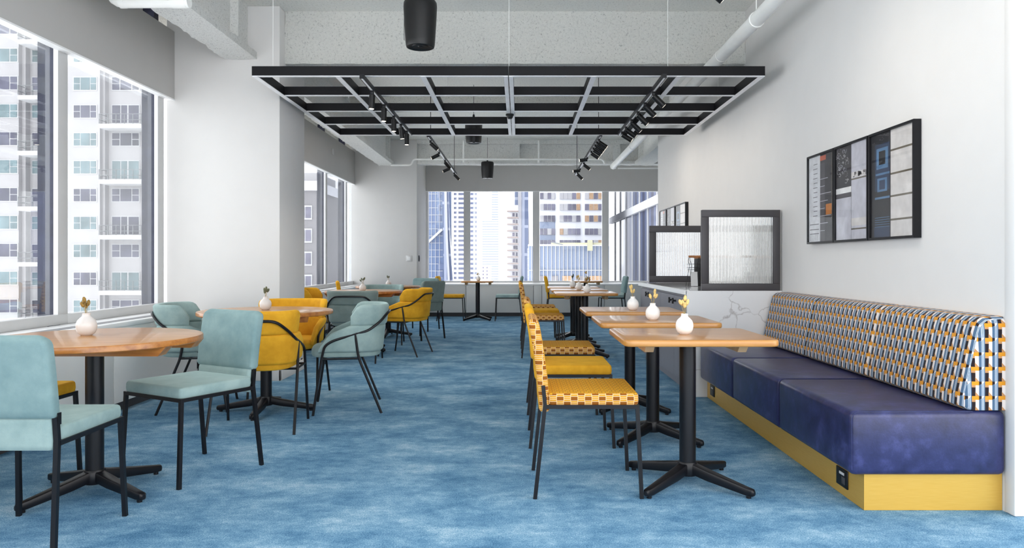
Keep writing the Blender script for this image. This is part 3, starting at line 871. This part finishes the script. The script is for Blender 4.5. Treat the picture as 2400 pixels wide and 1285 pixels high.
# ------------------------------------------------------------------ blue banquette
BY0, BY1 = 3.275, 5.97
bq = empty('banquette', (1.8, BY0, 0), label='long navy leather bench with geometric patterned back and brass plinth along the right wall', cat='bench')
def L(bm): bmesh.ops.translate(bm, vec=(-1.8, -BY0, 0), verts=bm.verts); return bm
obj('plinth', L(box(1.537, WX - .002, BY0, BY1 + .04, .001, .166)), 'brass', bq, smooth=0)
for a, b in ((3.24, 4.148), (4.152, 5.048), (5.052, 5.95)):
    bm = box(1.462, WX - .003, a, b, .164, .449, .028, 4)
    obj('seat_cushion', L(bm), 'leather', bq)
    obj('piping', L(tube([(1.466, a + .0, .19), (1.466, a + .001, .425), (1.485, a + .001, .4475), (2.0, a + .001, .449)], .0022, 6, .02)), 'leather', bq)
prof = [(WX - .003, .452), (1.985, .452), (1.958, .470), (1.962, .52), (2.022, .80), (2.034, .838), (2.062, .860), (2.10, .866), (WX - .003, .868)]
pf = []
for i, p in enumerate(prof):
    pf.append(p)
for a, b in ((3.25, 4.148), (4.152, 5.048), (5.052, 5.92)):
    rings = []; cxp = WX - .003; czp = .45
    e = 1 if a < 3.3 else .3
    for y, k in ((a, .045 * e), (a + .002, .028 * e), (a + .008, .012 * e), (a + .02, .003 * e), (a + .05, 0), (b - .02, 0), (b - .006, .002), (b, .008)):
        ring = []
        for (x, z) in pf:
            fx = 0 if x >= cxp - 1e-6 else k
            fz = k if z > .6 else 0
            ring.append(V((x + fx, y, z - fz)))
        rings.append(ring)
    bc = obj('back_cushion', L(loft(rings)), 'geo', bq, smooth=50)
    sl = [0]
    for q in range(1, len(pf)): sl.append(sl[-1] + math.dist(pf[q - 1], pf[q]))
    uvl = bc.data.uv_layers[0].data
    for p_ in bc.data.polygons:
        for li in p_.loop_indices:
            vi = bc.data.loops[li].vertex_index; co_ = bc.data.vertices[vi].co
            uvl[li].uv = (co_.x, co_.z) if p_.normal.y < -.75 and a < 3.3 else (-co_.y, sl[vi % len(pf)])
for y in (3.49, 5.84):
    o = obj('power_outlet', L(box(1.530, 1.538, y - .06, y + .06, .042, .128, .003)), 'blacksoft', bq)
    obj('socket', L(box(1.5275, 1.5305, y - .038, y - .004, .058, .092, .001)), 'kick', o)
    obj('indicator', L(box(1.5275, 1.5305, y - .03, y + .02, .100, .112)), 'alu', o)

# ------------------------------------------------------------------ marble counter with grey cupboards
ct = empty('counter', (1.76, 6.0, 0), label='grey cupboard counter with white marble end panel beside the bench', cat='counter')
def LC(bm): bmesh.ops.translate(bm, vec=(-1.76, -6.0, 0), verts=bm.verts); return bm
obj('end_panel', LC(box(1.372, WX - .003, 6.015, 6.045, 0, .872, .002)), 'marble', ct, smooth=0)
obj('countertop', LC(box(1.365, WX - .003, 6.046, 8.43, .84, .872, .003)), 'counter_top', ct, smooth=0)
obj('body', LC(box(1.405, WX - .004, 6.046, 8.40, .09, .84)), 'greycab', ct, smooth=0)
obj('kick_plate', LC(box(1.44, WX - .05, 6.046, 8.38, 0, .09)), 'greycab', ct, smooth=0)
obj('top_edge', LC(box(1.362, 1.40, 6.046, 8.43, .838, .8745, .002)), 'sill', ct, smooth=0)
dy = [6.05, 6.585, 7.20, 7.82, 8.40]
for i in range(4):
    d = obj('door', LC(box(1.385, 1.404, dy[i] + .003, dy[i + 1] - .003, .095, .812, .0015)), 'greycab', ct, smooth=0)
    ky = dy[i + 1] - .075 if i % 2 == 0 else dy[i] + .075
    kb = tube([(1.386, ky, .765), (1.355, ky, .765)], .008, 10)
    tube([(1.357, ky - .0, .79), (1.357, ky, .74)], .009, 8, bm=kb); tube([(1.357, ky - .022, .765), (1.357, ky + .022, .765)], .008, 8, bm=kb)
    obj('knob', LC(kb), 'black', d)

def screen(Y, x0, x1, z0, z1, b, label):
    root = empty('privacy_screen', ((x0 + x1) / 2, Y, z0), label=label, cat='screen', group='fluted glass screens on the counter')
    w = (x1 - x0) / 2; h = z1 - z0
    for (a, c, e, f) in ((-w, w, 0, b), (-w, w, h - b, h), (-w, -w + b, b, h - b), (w - b, w, b, h - b)):
        obj('frame_rail' if f - e < b * 1.5 else 'frame_stile', box(a, c, -.022, .022, e, f, .003), 'greyframe', root)
    own = bmesh.new(); n = 44; W = 2 * (w - b); fr = []; bk = []
    for k in range(n * 6 + 1):
        x = -w + b + W * k / (n * 6)
        y = -.002 - .0042 * abs(math.sin(math.pi * k / 6))
        fr.append((own.verts.new((x, y, b)), own.verts.new((x, y, h - b)))); bk.append((own.verts.new((x, .004, b)), own.verts.new((x, .004, h - b))))
    for k in range(n * 6):
        own.faces.new((fr[k][0], fr[k + 1][0], fr[k + 1][1], fr[k][1])); own.faces.new((bk[k][0], bk[k][1], bk[k + 1][1], bk[k + 1][0]))
        own.faces.new((fr[k][0], bk[k][0], bk[k + 1][0], fr[k + 1][0])); own.faces.new((fr[k][1], fr[k + 1][1], bk[k + 1][1], bk[k][1]))
    own.faces.new((fr[0][0], fr[0][1], bk[0][1], bk[0][0])); own.faces.new((fr[-1][0], bk[-1][0], bk[-1][1], fr[-1][1]))
    bmesh.ops.recalc_face_normals(own, faces=own.faces)
    obj('fluted_pane', own, 'fluted', root, smooth=30)
    return root
screen(6.04, 1.495, 2.138, .874, 1.537, .058, 'larger dark-framed fluted glass screen at the near end of the counter')
screen(8.38, 1.48, WX - .008, .874, 1.522, .075, 'dark-framed fluted glass screen at the far end of the counter')

# things on the counter
dp = empty('drink_dispenser', (1.80, 7.25, .873), label='black cylindrical jug with wooden lid half hidden behind the near screen', cat='jug')
obj('body', lathe([(0, 0), (.075, 0), (.078, .006), (.074, .27), (0, .27)], 32), 'blacksoft', dp)
obj('lid', lathe([(0, .27), (.076, .27), (.078, .28), (.076, .297), (0, .30)], 32), 'woodlid', dp)
ws = empty('wire_stand', (1.69, 7.1, .873), label='black wire stand with wooden handle and card on the counter', cat='stand')
for s in (-1, 1):
    for t in (-1, 1):
        obj('leg_wire', tube([(s * .070, t * .06, .002), (s * .035, t * .045, .20), (s * .05, t * .045, .245), (s * .045, t * .02, .28)], .0025, 6, .02), 'black', ws)
for z, w in ((.16, .055), (.18, .062), (.215, .062)):
    obj('ring_wire', tube([(-w, -.05, z), (w, -.05, z), (w, .05, z), (-w, .05, z), (-w, -.05, z)], .002, 6), 'black', ws)
obj('handle', tube([(-.055, 0, .288), (.075, 0, .288)], .011, 12), 'woodlid', ws)
cb = box(-.035, .03, -.018, -.014, .0, .14); bmesh.ops.rotate(cb, cent=(0, 0, 0), matrix=Matrix.Rotation(R(-8), 3, 'X'), verts=cb.verts)
obj('card', cb, 'white', ws, smooth=0)

# ------------------------------------------------------------------ framed pictures
def artmat(name, c, rough=.55, var=.12, scale=14): return plain(name, c, rough, var=var, scale=scale)
A = [artmat('print pale grey', (.62, .63, .66)), artmat('print charcoal', (.035, .033, .038)), artmat('print dark grey', (.075, .07, .08)), artmat('print orange', (.48, .17, .03)),
     artmat('print stone', (.60, .575, .56)), artmat('print navy', (.022, .038, .08)), artmat('print blue', (.08, .17, .30)), artmat('print shadow line', (.12, .10, .07)),
     artmat('print lilac grey', (.50, .50, .56)), artmat('print black', (.012, .012, .016)), artmat('print red', (.45, .10, .05)), artmat('print white', (.75, .75, .75))]
def picture(y0, y1, kind, label, group):
    """hangs on the right wall between depths y0 (near) and y1 (far); print seen from inside the room"""
    z0, z1 = 1.24, 1.878; yc = (y0 + y1) / 2; w = (y1 - y0) / 2; h = z1 - z0
    root = empty('framed_picture', (WX - .001, yc, z0), label=label, cat='picture', group=group)
    t = .014; D = .042
    bm = box(-D, 0, -w, w, 0, t); box(-D, 0, -w, w, h - t, h, bm=bm); box(-D, 0, -w, -w + t, t, h - t, bm=bm); box(-D, 0, w - t, w, t, h - t, bm=bm)
    obj('frame', bm, 'black', root, smooth=0)
    bm = box(-D + .012, -.004, -w + t, w - t, t, h - t, mi=9)
    def q(a0, a1, b0, b1, mi, lift=1):                # a runs from the far (left in view) to the near edge, b upward
        yy1, yy0 = w - t - a0 * 2 * (w - t), w - t - a1 * 2 * (w - t)
        x = -D + .012 - .0004 * lift
        vs = [bm.verts.new((x, y, t + b * (h - 2 * t))) for y, b in ((yy0, b0), (yy1, b0), (yy1, b1), (yy0, b1))]
        f = bm.faces.new(vs); f.material_index = mi
    rnd = random.Random(kind)
    if kind == 0:
        q(0, .47, 0, 1, 0); q(.47, 1, 0, 1, 1); q(.47, .66, 0, .9, 2, 2); q(.70, .93, .30, .42, 3, 3); q(.47, .7, .93, .985, 10, 3); q(.92, 1, .25, .98, 7, 3)
        for k in range(12): q(.18 + .02 * (k % 2), .36, .30 + k * .055, .307 + k * .055, 2, 2)
        for b in (.20, .14, .09): q(.04, .42, b, b + .008, 1, 2)
        for k in range(8): q(.47, .66 + .12 * (k % 3), .12 + k * .085, .126 + k * .085, 8, 3)
        for k in range(5): q(.06 + .07 * k, .07 + .07 * k, .01, .085, 2, 2)
    elif kind == 1:
        q(0, .5, .45, 1, 1); q(.5, 1, 0, 1, 8); q(0, .5, 0, .45, 8); q(0, .5, .50, .56, 11, 2); q(0, .5, .455, .50, 2, 2); q(.5, 1, .64, .70, 4, 2); q(.5, 1, .14, .22, 4, 2); q(.5, 1, .62, .635, 7, 2); q(.5, 1, .10, .115, 7, 2)
        q(.497, .503, 0, 1, 2, 3)
        for k in range(26):                           # curled ornament at the top left
            a = rnd.uniform(.03, .42); b = rnd.uniform(.62, .97); r0 = rnd.uniform(.02, .06)
            for j in range(7):
                t0 = j * .7 + k; q(a + r0 * math.cos(t0), a + r0 * math.cos(t0) + .012, b + r0 * .5 * math.sin(t0), b + r0 * .5 * math.sin(t0) + .006, 8 if k % 2 else 11, 2)
        for k in range(20): a = rnd.uniform(.52, .95); q(a, a + .05, .645 + rnd.uniform(0, .05), .655 + rnd.uniform(0, .05), 2, 3)
    else:
        q(0, .48, 0, 1, 9); q(.48, 1, 0, 1, 4)
        for b in (.80, .58, .37, .15): q(.48, 1, b, b + .018, 7, 2)
        q(.10, .46, .45, .90, 5, 2); q(.14, .42, .66, .86, 6, 3); q(.20, .36, .70, .83, 9, 4); q(.12, .46, .60, .62, 6, 3); q(.16, .40, .44, .57, 6, 3); q(.21, .35, .46, .55, 5, 4); q(.10, .46, .37, .39, 6, 3); q(.08, .46, .0, .10, 5, 3)
        for k in range(5): q(.1, .46, .10 + k * .022, .105 + k * .022, 6, 4)
        for k in range(12): a = rnd.uniform(.05, .42); b = rnd.uniform(.92, .98); q(a, a + .03, b, b + .006, 2, 3)
    obj('print', bm, A, root, smooth=0)
    g = obj('glazing', box(-D + .007, -D + .0085, -w + t, w - t, t, h - t), 'picglass', root, smooth=0)
    return root
GPn, GPf = 'three framed photographs above the bench', 'three framed photographs farther along the wall'
picture(4.948, 5.40, 0, 'narrow framed photograph with orange patch, leftmost of the three above the bench', GPn)
picture(4.460, 4.938, 1, 'framed photograph of grey stone and curled ornament, middle of the three above the bench', GPn)
picture(3.935, 4.448, 2, 'framed photograph with blue panelling and stone blocks, nearest above the bench', GPn)
picture(10.62, 11.10, 0, 'small framed photograph nearest the end of the wall, leftmost of the distant three', GPf)
picture(10.03, 10.60, 1, 'framed dark and pale grey photograph, middle of the distant three', GPf)
picture(9.37, 10.01, 2, 'framed photograph with blue strip and blocks, behind the far fluted screen', GPf)

# ------------------------------------------------------------------ wall controls
th = empty('thermostat', ((958 - CX) * 14.34 / F, 14.348, 1.11 + 8 * 14.34 / F), label='white square thermostat with grey surround on the far pillar', cat='thermostat')
obj('back_plate', box(-.055, .055, -.014, 0, -.06, .06, .004), 'alu', th)
obj('display', box(-.034, .034, -.02, -.013, -.038, .038, .003), 'white', th)
sw = empty('light_switch', (-2.008, 14.62, 1.11 + 8 * 14.6 / F), label='small black switch on the side of the far pillar', cat='switch')
obj('switch_plate', box(0, .012, -.06, .06, -.06, .06, .003), 'black', sw)
obj('rocker', box(.011, .017, -.03, .03, -.035, .035, .002), 'greyframe', sw)
br = tag(obj('sensor', box(-.02, .0, -.05, .05, -.05, .05, .004), 'alu', loc=(-3.2, 12.6, 3.0)), 'small grey sensor box on the far left fascia', 'sensor')

# ------------------------------------------------------------------ the city outside
OUT = .30
def tone(c, k=1.0): return tuple(x * OUT * k for x in c)
E = {}
E['stone'] = plain('pale apartment facade', tone((1.25, 1.22, 1.26)), .9, var=.06, scale=.35)
E['trim'] = plain('outside white trim', tone((1.6, 1.6, 1.65)), .8, var=.01)
E['gl1'] = plain('teal window glass', tone((.42, .60, .66)), .25, var=.4, scale=.45)
E['gl2'] = plain('dark window glass', tone((.24, .24, .36)), .25, var=.5, scale=.4)
E['rail'] = plain('balcony rail grey', tone((.5, .53, .56)), .6)
E['brick'] = plain('grey brick facade', tone((.66, .63, .68)), .9, var=.04, scale=.5)
E['towerw'] = plain('white tower concrete', tone((2.1, 2.1, 2.2)), .8, var=.03, scale=.1)
E['orange'] = plain('warm lit office', tone((1.2, .78, .48)), .7, var=.2)
E['office'] = plain('violet grey office window', tone((.36, .34, .5)), .3, var=.4, scale=.6)
E['rust'] = plain('rusty slab edge', tone((.9, .74, .7)), .8)
E['yellow'] = plain('pale yellow crane paint', tone((1.2, 1.15, .8)), .7)
E['blueglass'] = gridglass('blue curtain wall', 3.3, 5.9, tone((.52, .70, 1.1)), tone((.52, .70, 1.1)), .0, .0, .7, tone((.3, .42, .8)))
E['mullglass'] = gridglass('blue curtain wall panes', 1.3, 3.9, tone((.52, .66, .98)), tone((.95, 1.05, 1.25)), .0, .0, .25, tone((.3, .38, .62)))
E['darkglass'] = gridglass('dark blue curtain wall', 2.35, 30, tone((.10, .12, .27)), tone((.30, .38, .70)), .42, .0, .5, tone((.05, .06, .16)))
E['stripes'] = gridglass('hazy striped tower', 400, 1.08, tone((2.0, 2.0, 2.1)), tone((.46, .56, .76)), .0, .36, .0)
E['balcglass'] = gridglass('tower window bands', 1.15, 40, tone((.42, .5, .92)), tone((1.3, 1.35, 1.5)), .30, .0, .7, tone((.16, .2, .42)))
E['bluetower'] = gridglass('pale blue tower', 1.5, 4.2, tone((.5, .62, 1.0)), tone((.95, 1.05, 1.35)), .30, .10, .7, tone((.16, .24, .5)))
for k, v in E.items(): M['e_' + k] = v

def bx(root, name, x0, x1, y0, y1, Y, depth, mat, front=0.0, parent=None):
    """a block whose front face fills photo pixels x0..x1, y0..y1 at depth Y"""
    a, b = P(x0, y1, Y), P(x1, y0, Y); o = root.location
    bm = box(a.x - o.x, b.x - o.x, Y - front - o.y, Y - front + depth - o.y, a.z - o.z, b.z - o.z)
    return obj(name, bm, 'e_' + mat, parent or root, smooth=0)
# apartment block
YA = 74
apt = empty('apartment_building', (-45, YA, -30), label='pale apartment block with balconies outside the near left windows', cat='building')
bx(apt, 'wall', -420, 430, -260, 1300, YA + 1.2, 12, 'stone')
for x0, x1 in ((-420, 44), (140, 234), (338, 430)): bx(apt, 'bay', x0, x1, -260, 1300, YA, 1.2, 'stone')
for x0, x1 in ((44, 60), (234, 246)): bx(apt, 'pier', x0, x1, -260, 1300, YA + .5, .8, 'stone')
def awin(x0, x1, y0, y1, Y, kind, gl):
    a, b = P(x0, y1, Y), P(x1, y0, Y); o = apt.location
    f = obj('window', box(a.x - o.x, b.x - o.x, Y - .06 - o.y, Y + .02 - o.y, a.z - o.z, b.z - o.z), 'e_trim', apt, smooth=0)
    w = b.x - a.x; h = b.z - a.z; g = .09
    cuts = [(0, .27), (.31, .72), (.76, 1)] if kind == 3 else ([(0, .3), (.34, .56), (.62, 1)] if kind == 4 else [(0, 1)])
    bm = None
    for c0, c1 in cuts:
        X0, X1 = a.x + g + (w - 2 * g) * c0, a.x + g + (w - 2 * g) * c1
        split = kind == 3 and (c1 - c0) < .35 or kind == 1
        for z0, z1 in (((0, .47), (.53, 1)) if split else ((0, 1),)):
            bm = box(X0 - o.x, X1 - o.x, Y - .10 - o.y, Y - .055 - o.y, a.z + g + (h - 2 * g) * z0 - o.z, a.z + g + (h - 2 * g) * z1 - o.z, bm=bm)
    obj('pane', bm, gl, f, smooth=0)
rnd = random.Random(3)
for k in range(-2, 11):
    y = 180 + 65.3 * k
    if k < 10:
        awin(172, 228, y, y + 33, YA, 3, 'e_gl1' if k % 3 != 1 else 'e_gl2')
        awin(-26, 43, y - 2, y + 32, YA, 3, 'e_gl1' if k % 2 else 'e_gl2')
    if k > -1: awin(262, 328, y, y + (45 if k % 2 else 33), YA + 1.2, 4 if k % 2 else 3, 'e_gl2' if k % 4 != 3 else 'e_gl1')
    awin(75, 108, y, y + 33, YA + 1.2, 1, 'e_gl1' if k % 2 else 'e_gl2')
def balcony(x0, x1, ys, label=None):
    Y = YA - 1.3; f = (YA - 1.3) / YA
    s0 = bx(apt, 'balcony', x0, x1, ys - 3, ys + 7, Y, 2.4, 'trim')
    o = apt.location
    a, b = P(x0, ys - 3, Y), P(x1, ys - 3, Y); bm = None
    for h in (.38, .95):
        bm = box(a.x - o.x, b.x - o.x, Y - o.y, Y + .05 - o.y, a.z + h - o.z, a.z + h + .05 - o.z, bm=bm)
    n = 5
    for k in range(n + 1):
        X = a.x + (b.x - a.x) * k / n; box(X - .03 - o.x, X + .03 - o.x, Y - o.y, Y + .05 - o.y, a.z - o.z, a.z + .98 - o.z, bm=bm)
    for X in (a.x, b.x - .05):
        for h in (.38, .95): box(X - o.x, X + .05 - o.x, Y - o.y, Y + 1.3 - o.y, a.z + h - o.z, a.z + h + .05 - o.z, bm=bm)
    obj('railing', bm, 'e_rail', s0, smooth=0)
for k in range(4): balcony(232, 331, 293 + 130.6 * k)
for k in range(-1, 5): balcony(42, 128, 226 + 130.6 * k)
# grey brick block through the far left windows
gb = empty('brick_building', (-18, 60, -30), label='grey brick building with white window frames seen past the near pillar', cat='building')
bx(gb, 'wall', 560, 742, 445, 1300, 60, 10, 'brick'); bx(gb, 'parapet', 556, 746, 425, 447, 60.0, 10, 'towerw', .3)
bx(gb, 'roof_screen', 560, 744, 405, 425, 61, 6, 'stone')
for k in range(6):
    for x0 in (700, 655, 610):
        y = 482 + 54 * k; o = gb.location; a, b = P(x0, y + 33, 60), P(x0 + 32, y, 60)
        f = obj('window', box(a.x - o.x, b.x - o.x, -.1, .05, a.z - o.z, b.z - o.z), 'e_trim', gb, smooth=0)
        bm = box(a.x + .08 - o.x, (a.x + b.x) / 2 - .04 - o.x, -.14, -.09, a.z + .12 - o.z, b.z - .12 - o.z)
        box((a.x + b.x) / 2 + .04 - o.x, b.x - .08 - o.x, -.14, -.09, a.z + .12 - o.z, b.z - .12 - o.z, bm=bm)
        obj('pane', bm, 'e_office', f, smooth=0)
wt = empty('white_tower', (-22, 92, -30), label='white tower with narrow window strips between the far left mullions', cat='building')
bx(wt, 'wall', 764, 815, 415, 1300, 92, 12, 'towerw'); bx(wt, 'roof_frame', 766, 786, 385, 415, 93, 6, 'stone')
for x0 in (768, 777):
    for k in range(7): bx(wt, 'window', x0, x0 + 6, 480 + 30 * k, 498 + 30 * k, 91.95, .3, 'stone')
# towers through the end windows
def tower(name, cat_label, x0, x1, y0, Y, mat, depth=20, y1=900):
    root = empty(name, ((x0 + x1 - 2 * CX) / 2 * Y / F, Y, -40), label=cat_label, cat='building')
    bx(root, 'facade', x0, x1, y0, y1, Y, depth, mat); return root
t = tower('glass_tower', 'blue glass tower with a slanting white brace at the left of the end windows', 985, 1058, 330, 120, 'blueglass')
def bars(root, x0, x1, y0, y1, Y, dx, dy, w, xs=0, ys=0, mat='trim'):
    o = root.location; bm = None; m = Y / F; t = .12
    x = x0 + xs
    while dx and x <= x1:
        bm = box((x - CX) * m - w / 2 - o.x, (x - CX) * m + w / 2 - o.x, Y - t - o.y, Y - o.y, EYE - (y1 - CY) * m - o.z, EYE - (y0 - CY) * m - o.z, bm=bm); x += dx
    y = y0 + ys
    while dy and y <= y1:
        z = EYE - (y - CY) * m
        bm = box((x0 - CX) * m - o.x, (x1 - CX) * m - o.x, Y - t * .8 - o.y, Y - o.y, z - w / 2 - o.z, z + w / 2 - o.z, bm=bm); y += dy
    return obj('glazing_bars', bm, 'e_' + mat, root, smooth=0)
bars(t, 1002, 1038, 340, 680, 120, 9.4, 16.4, .07)
o = t.location
def slab_poly(root, name, pts, Y, th, mat):
    o = root.location; pp = [P(x, y, Y) for x, y in pts]
    return obj(name, prism([(p.x - o.x, p.z - o.z) for p in pp], Y - th - o.y, Y - o.y, axis='y'), mat, root, smooth=0)
slab_poly(t, 'brace', [(1003, 566), (1036, 536), (1039, 540), (1005, 571)], 120, .8, 'e_trim')
slab_poly(t, 'curved_corner', [(1036, 330), (1050, 330), (1056, 560), (1070, 760), (1046, 760), (1040, 560)], 119.5, 1.2, 'e_bluetower')
slab_poly(t, 'white_edge', [(1040, 330), (1044, 330), (1050, 560), (1060, 760), (1055, 760), (1045, 560)], 118.2, .5, 'e_trim')
for x, y, w in ((1026, 450, 7), (1026, 480, 7), (1026, 505, 8), (1026, 536, 8), (1027, 618, 14), (1026, 636, 12)): bx(t, 'window', x, x + w, y, y + 14, 119.9, .3, 'bluetower')
d = tower('apartment_tower', 'tower of white balcony slabs either side of the first end mullion', 1061, 1117, 330, 100, 'balcglass', 15)
for k in range(34):
    bx(d, 'balcony_slab', 1060 + (k > 24), 1118, 338 + 10.9 * k, 343.5 + 10.9 * k, 100, .5, 'towerw', .15)
bx(d, 'pier', 1071, 1074, 330, 900, 99.8, .5, 'trim'); bx(d, 'pier', 1061, 1064, 330, 900, 99.8, .5, 'trim')
e = tower('striped_tower', 'hazy distant tower with fine horizontal stripes, stepped', 1152, 1168, 400, 320, 'stripes', 20)
bx(e, 'lower_block', 1128, 1168.5, 518, 900, 318, 22, 'stripes')
lo = tower('low_building', 'small pale building low in the distance behind the vase', 1118, 1146, 622, 260, 'towerw', 20)
for k in range(5):
    for x in (1122, 1131, 1140): bx(lo, 'window', x, x + 3, 626 + 8 * k, 629.5 + 8 * k, 259.8, .5, 'office')
f = tower('unfinished_building', 'narrow unfinished block with rusty floor edges', 1189, 1214, 481, 90, 'towerw', 10)
for k in range(13): bx(f, 'floor_edge', 1188, 1215, 494 + 15.3 * k, 497 + 15.3 * k, 90, 1, 'rust', .5)
for k in range(12):
    bx(f, 'window', 1201 + (k % 3), 1206 + (k % 3), 500 + 15.3 * k, 507 + 15.3 * k, 89.9, .4, 'office'); bx(f, 'window', 1209, 1213, 500 + 15.3 * k, 508 + 15.3 * k, 89.9, .4, 'gl2')
g = tower('blue_tower', 'pale blue tower left of the second end mullion', 1206, 1239, 360, 110, 'bluetower', 12)
bx(g, 'pier', 1214, 1222, 360, 900, 109.4, .6, 'stone')
h = tower('office_building', 'white office block with rows of orange-lit windows', 1243, 1428, 380, 80, 'towerw', 20)
o = h.location
for r_, y in enumerate((396, 424, 452.5, 478.5, 505.5, 536, 563)):
    for x0, x1, n in ((1265, 1301, 4), (1311, 1360, 5), (1370, 1412, 4)):
        a, b = P(x0, y + 14.5, 80), P(x1, y, 80)
        fr = obj('window_band', box(a.x - o.x, b.x - o.x, -.1, .05, a.z - o.z, b.z - o.z), 'e_trim', h, smooth=0)
        for k in range(n):
            w = (b.x - a.x) / n; lit = rnd.random() < (.2 if x0 > 1265 else .05)
            obj('pane', box(a.x + w * k + .03 - o.x, a.x + w * (k + 1) - .03 - o.x, -.16, -.09, a.z - o.z, b.z - o.z), 'e_orange' if lit else ('e_office' if rnd.random() < .7 else 'e_stone'), fr, smooth=0)
bx(h, 'glass_strip', 1265, 1301, 520, 536, 79.95, .3, 'mullglass'); bx(h, 'glass_strip', 1265, 1301, 551, 575, 79.95, .3, 'mullglass')
j = tower('glass_building', 'lower blue glass building with fine white ribs below the office block', 1240, 1428, 576, 60, 'mullglass', 15)
bars(j, 1246, 1426, 577, 700, 60, 9.3, 0, .045)
bx(j, 'floor_band', 1240, 1428, 633, 634.3, 59.85, .15, 'trim')
for x0, x1 in ((1264, 1282), (1294, 1308), (1318, 1340), (1350, 1368), (1382, 1410)): bx(j, 'lower_panel', x0, x1, 647, 664, 59.9, .3, 'orange' if x0 in (1318, 1382) else 'brick')
bx(j, 'parapet', 1238, 1428, 573, 577, 60, 2, 'towerw', .3)
cr = empty('roof_crane', (6, 59, -2), label='pale yellow crane boom on the roof of the ribbed glass building', cat='crane')
bx(cr, 'boom', 1292, 1414, 569, 573.5, 59, .4, 'yellow'); bx(cr, 'mast', 1378, 1389, 563, 588, 58.8, .5, 'yellow')
slab_poly(cr, 'brace', [(1292, 569), (1318, 575), (1320, 573), (1294, 567)], 58.6, .2, 'e_rail')
k_ = empty('dark_glass_building', (12, 60, -30), label='dark blue glass building with a sloping white band seen at the right end window', cat='building')
obj('facade', box(0, 20, -25, 36.4, 0, 80), 'e_darkglass', k_, smooth=0)
obj('floor_band', box(-.25, 0, -25, 36.6, 30 + 6.09, 30 + 6.87), 'e_trim', k_, smooth=0)
obj('floor_band', box(-.2, 0, -25, 36.6, 30 - 5.3, 30 - 4.2), 'e_bluetower', k_, smooth=0)
for q in range(13):
    y = 92.1 - 60 - 4.7 * q
    obj('fin', box(-.10, 0, y - .10, y + .10, 0, 80), 'e_trim', k_, smooth=0)
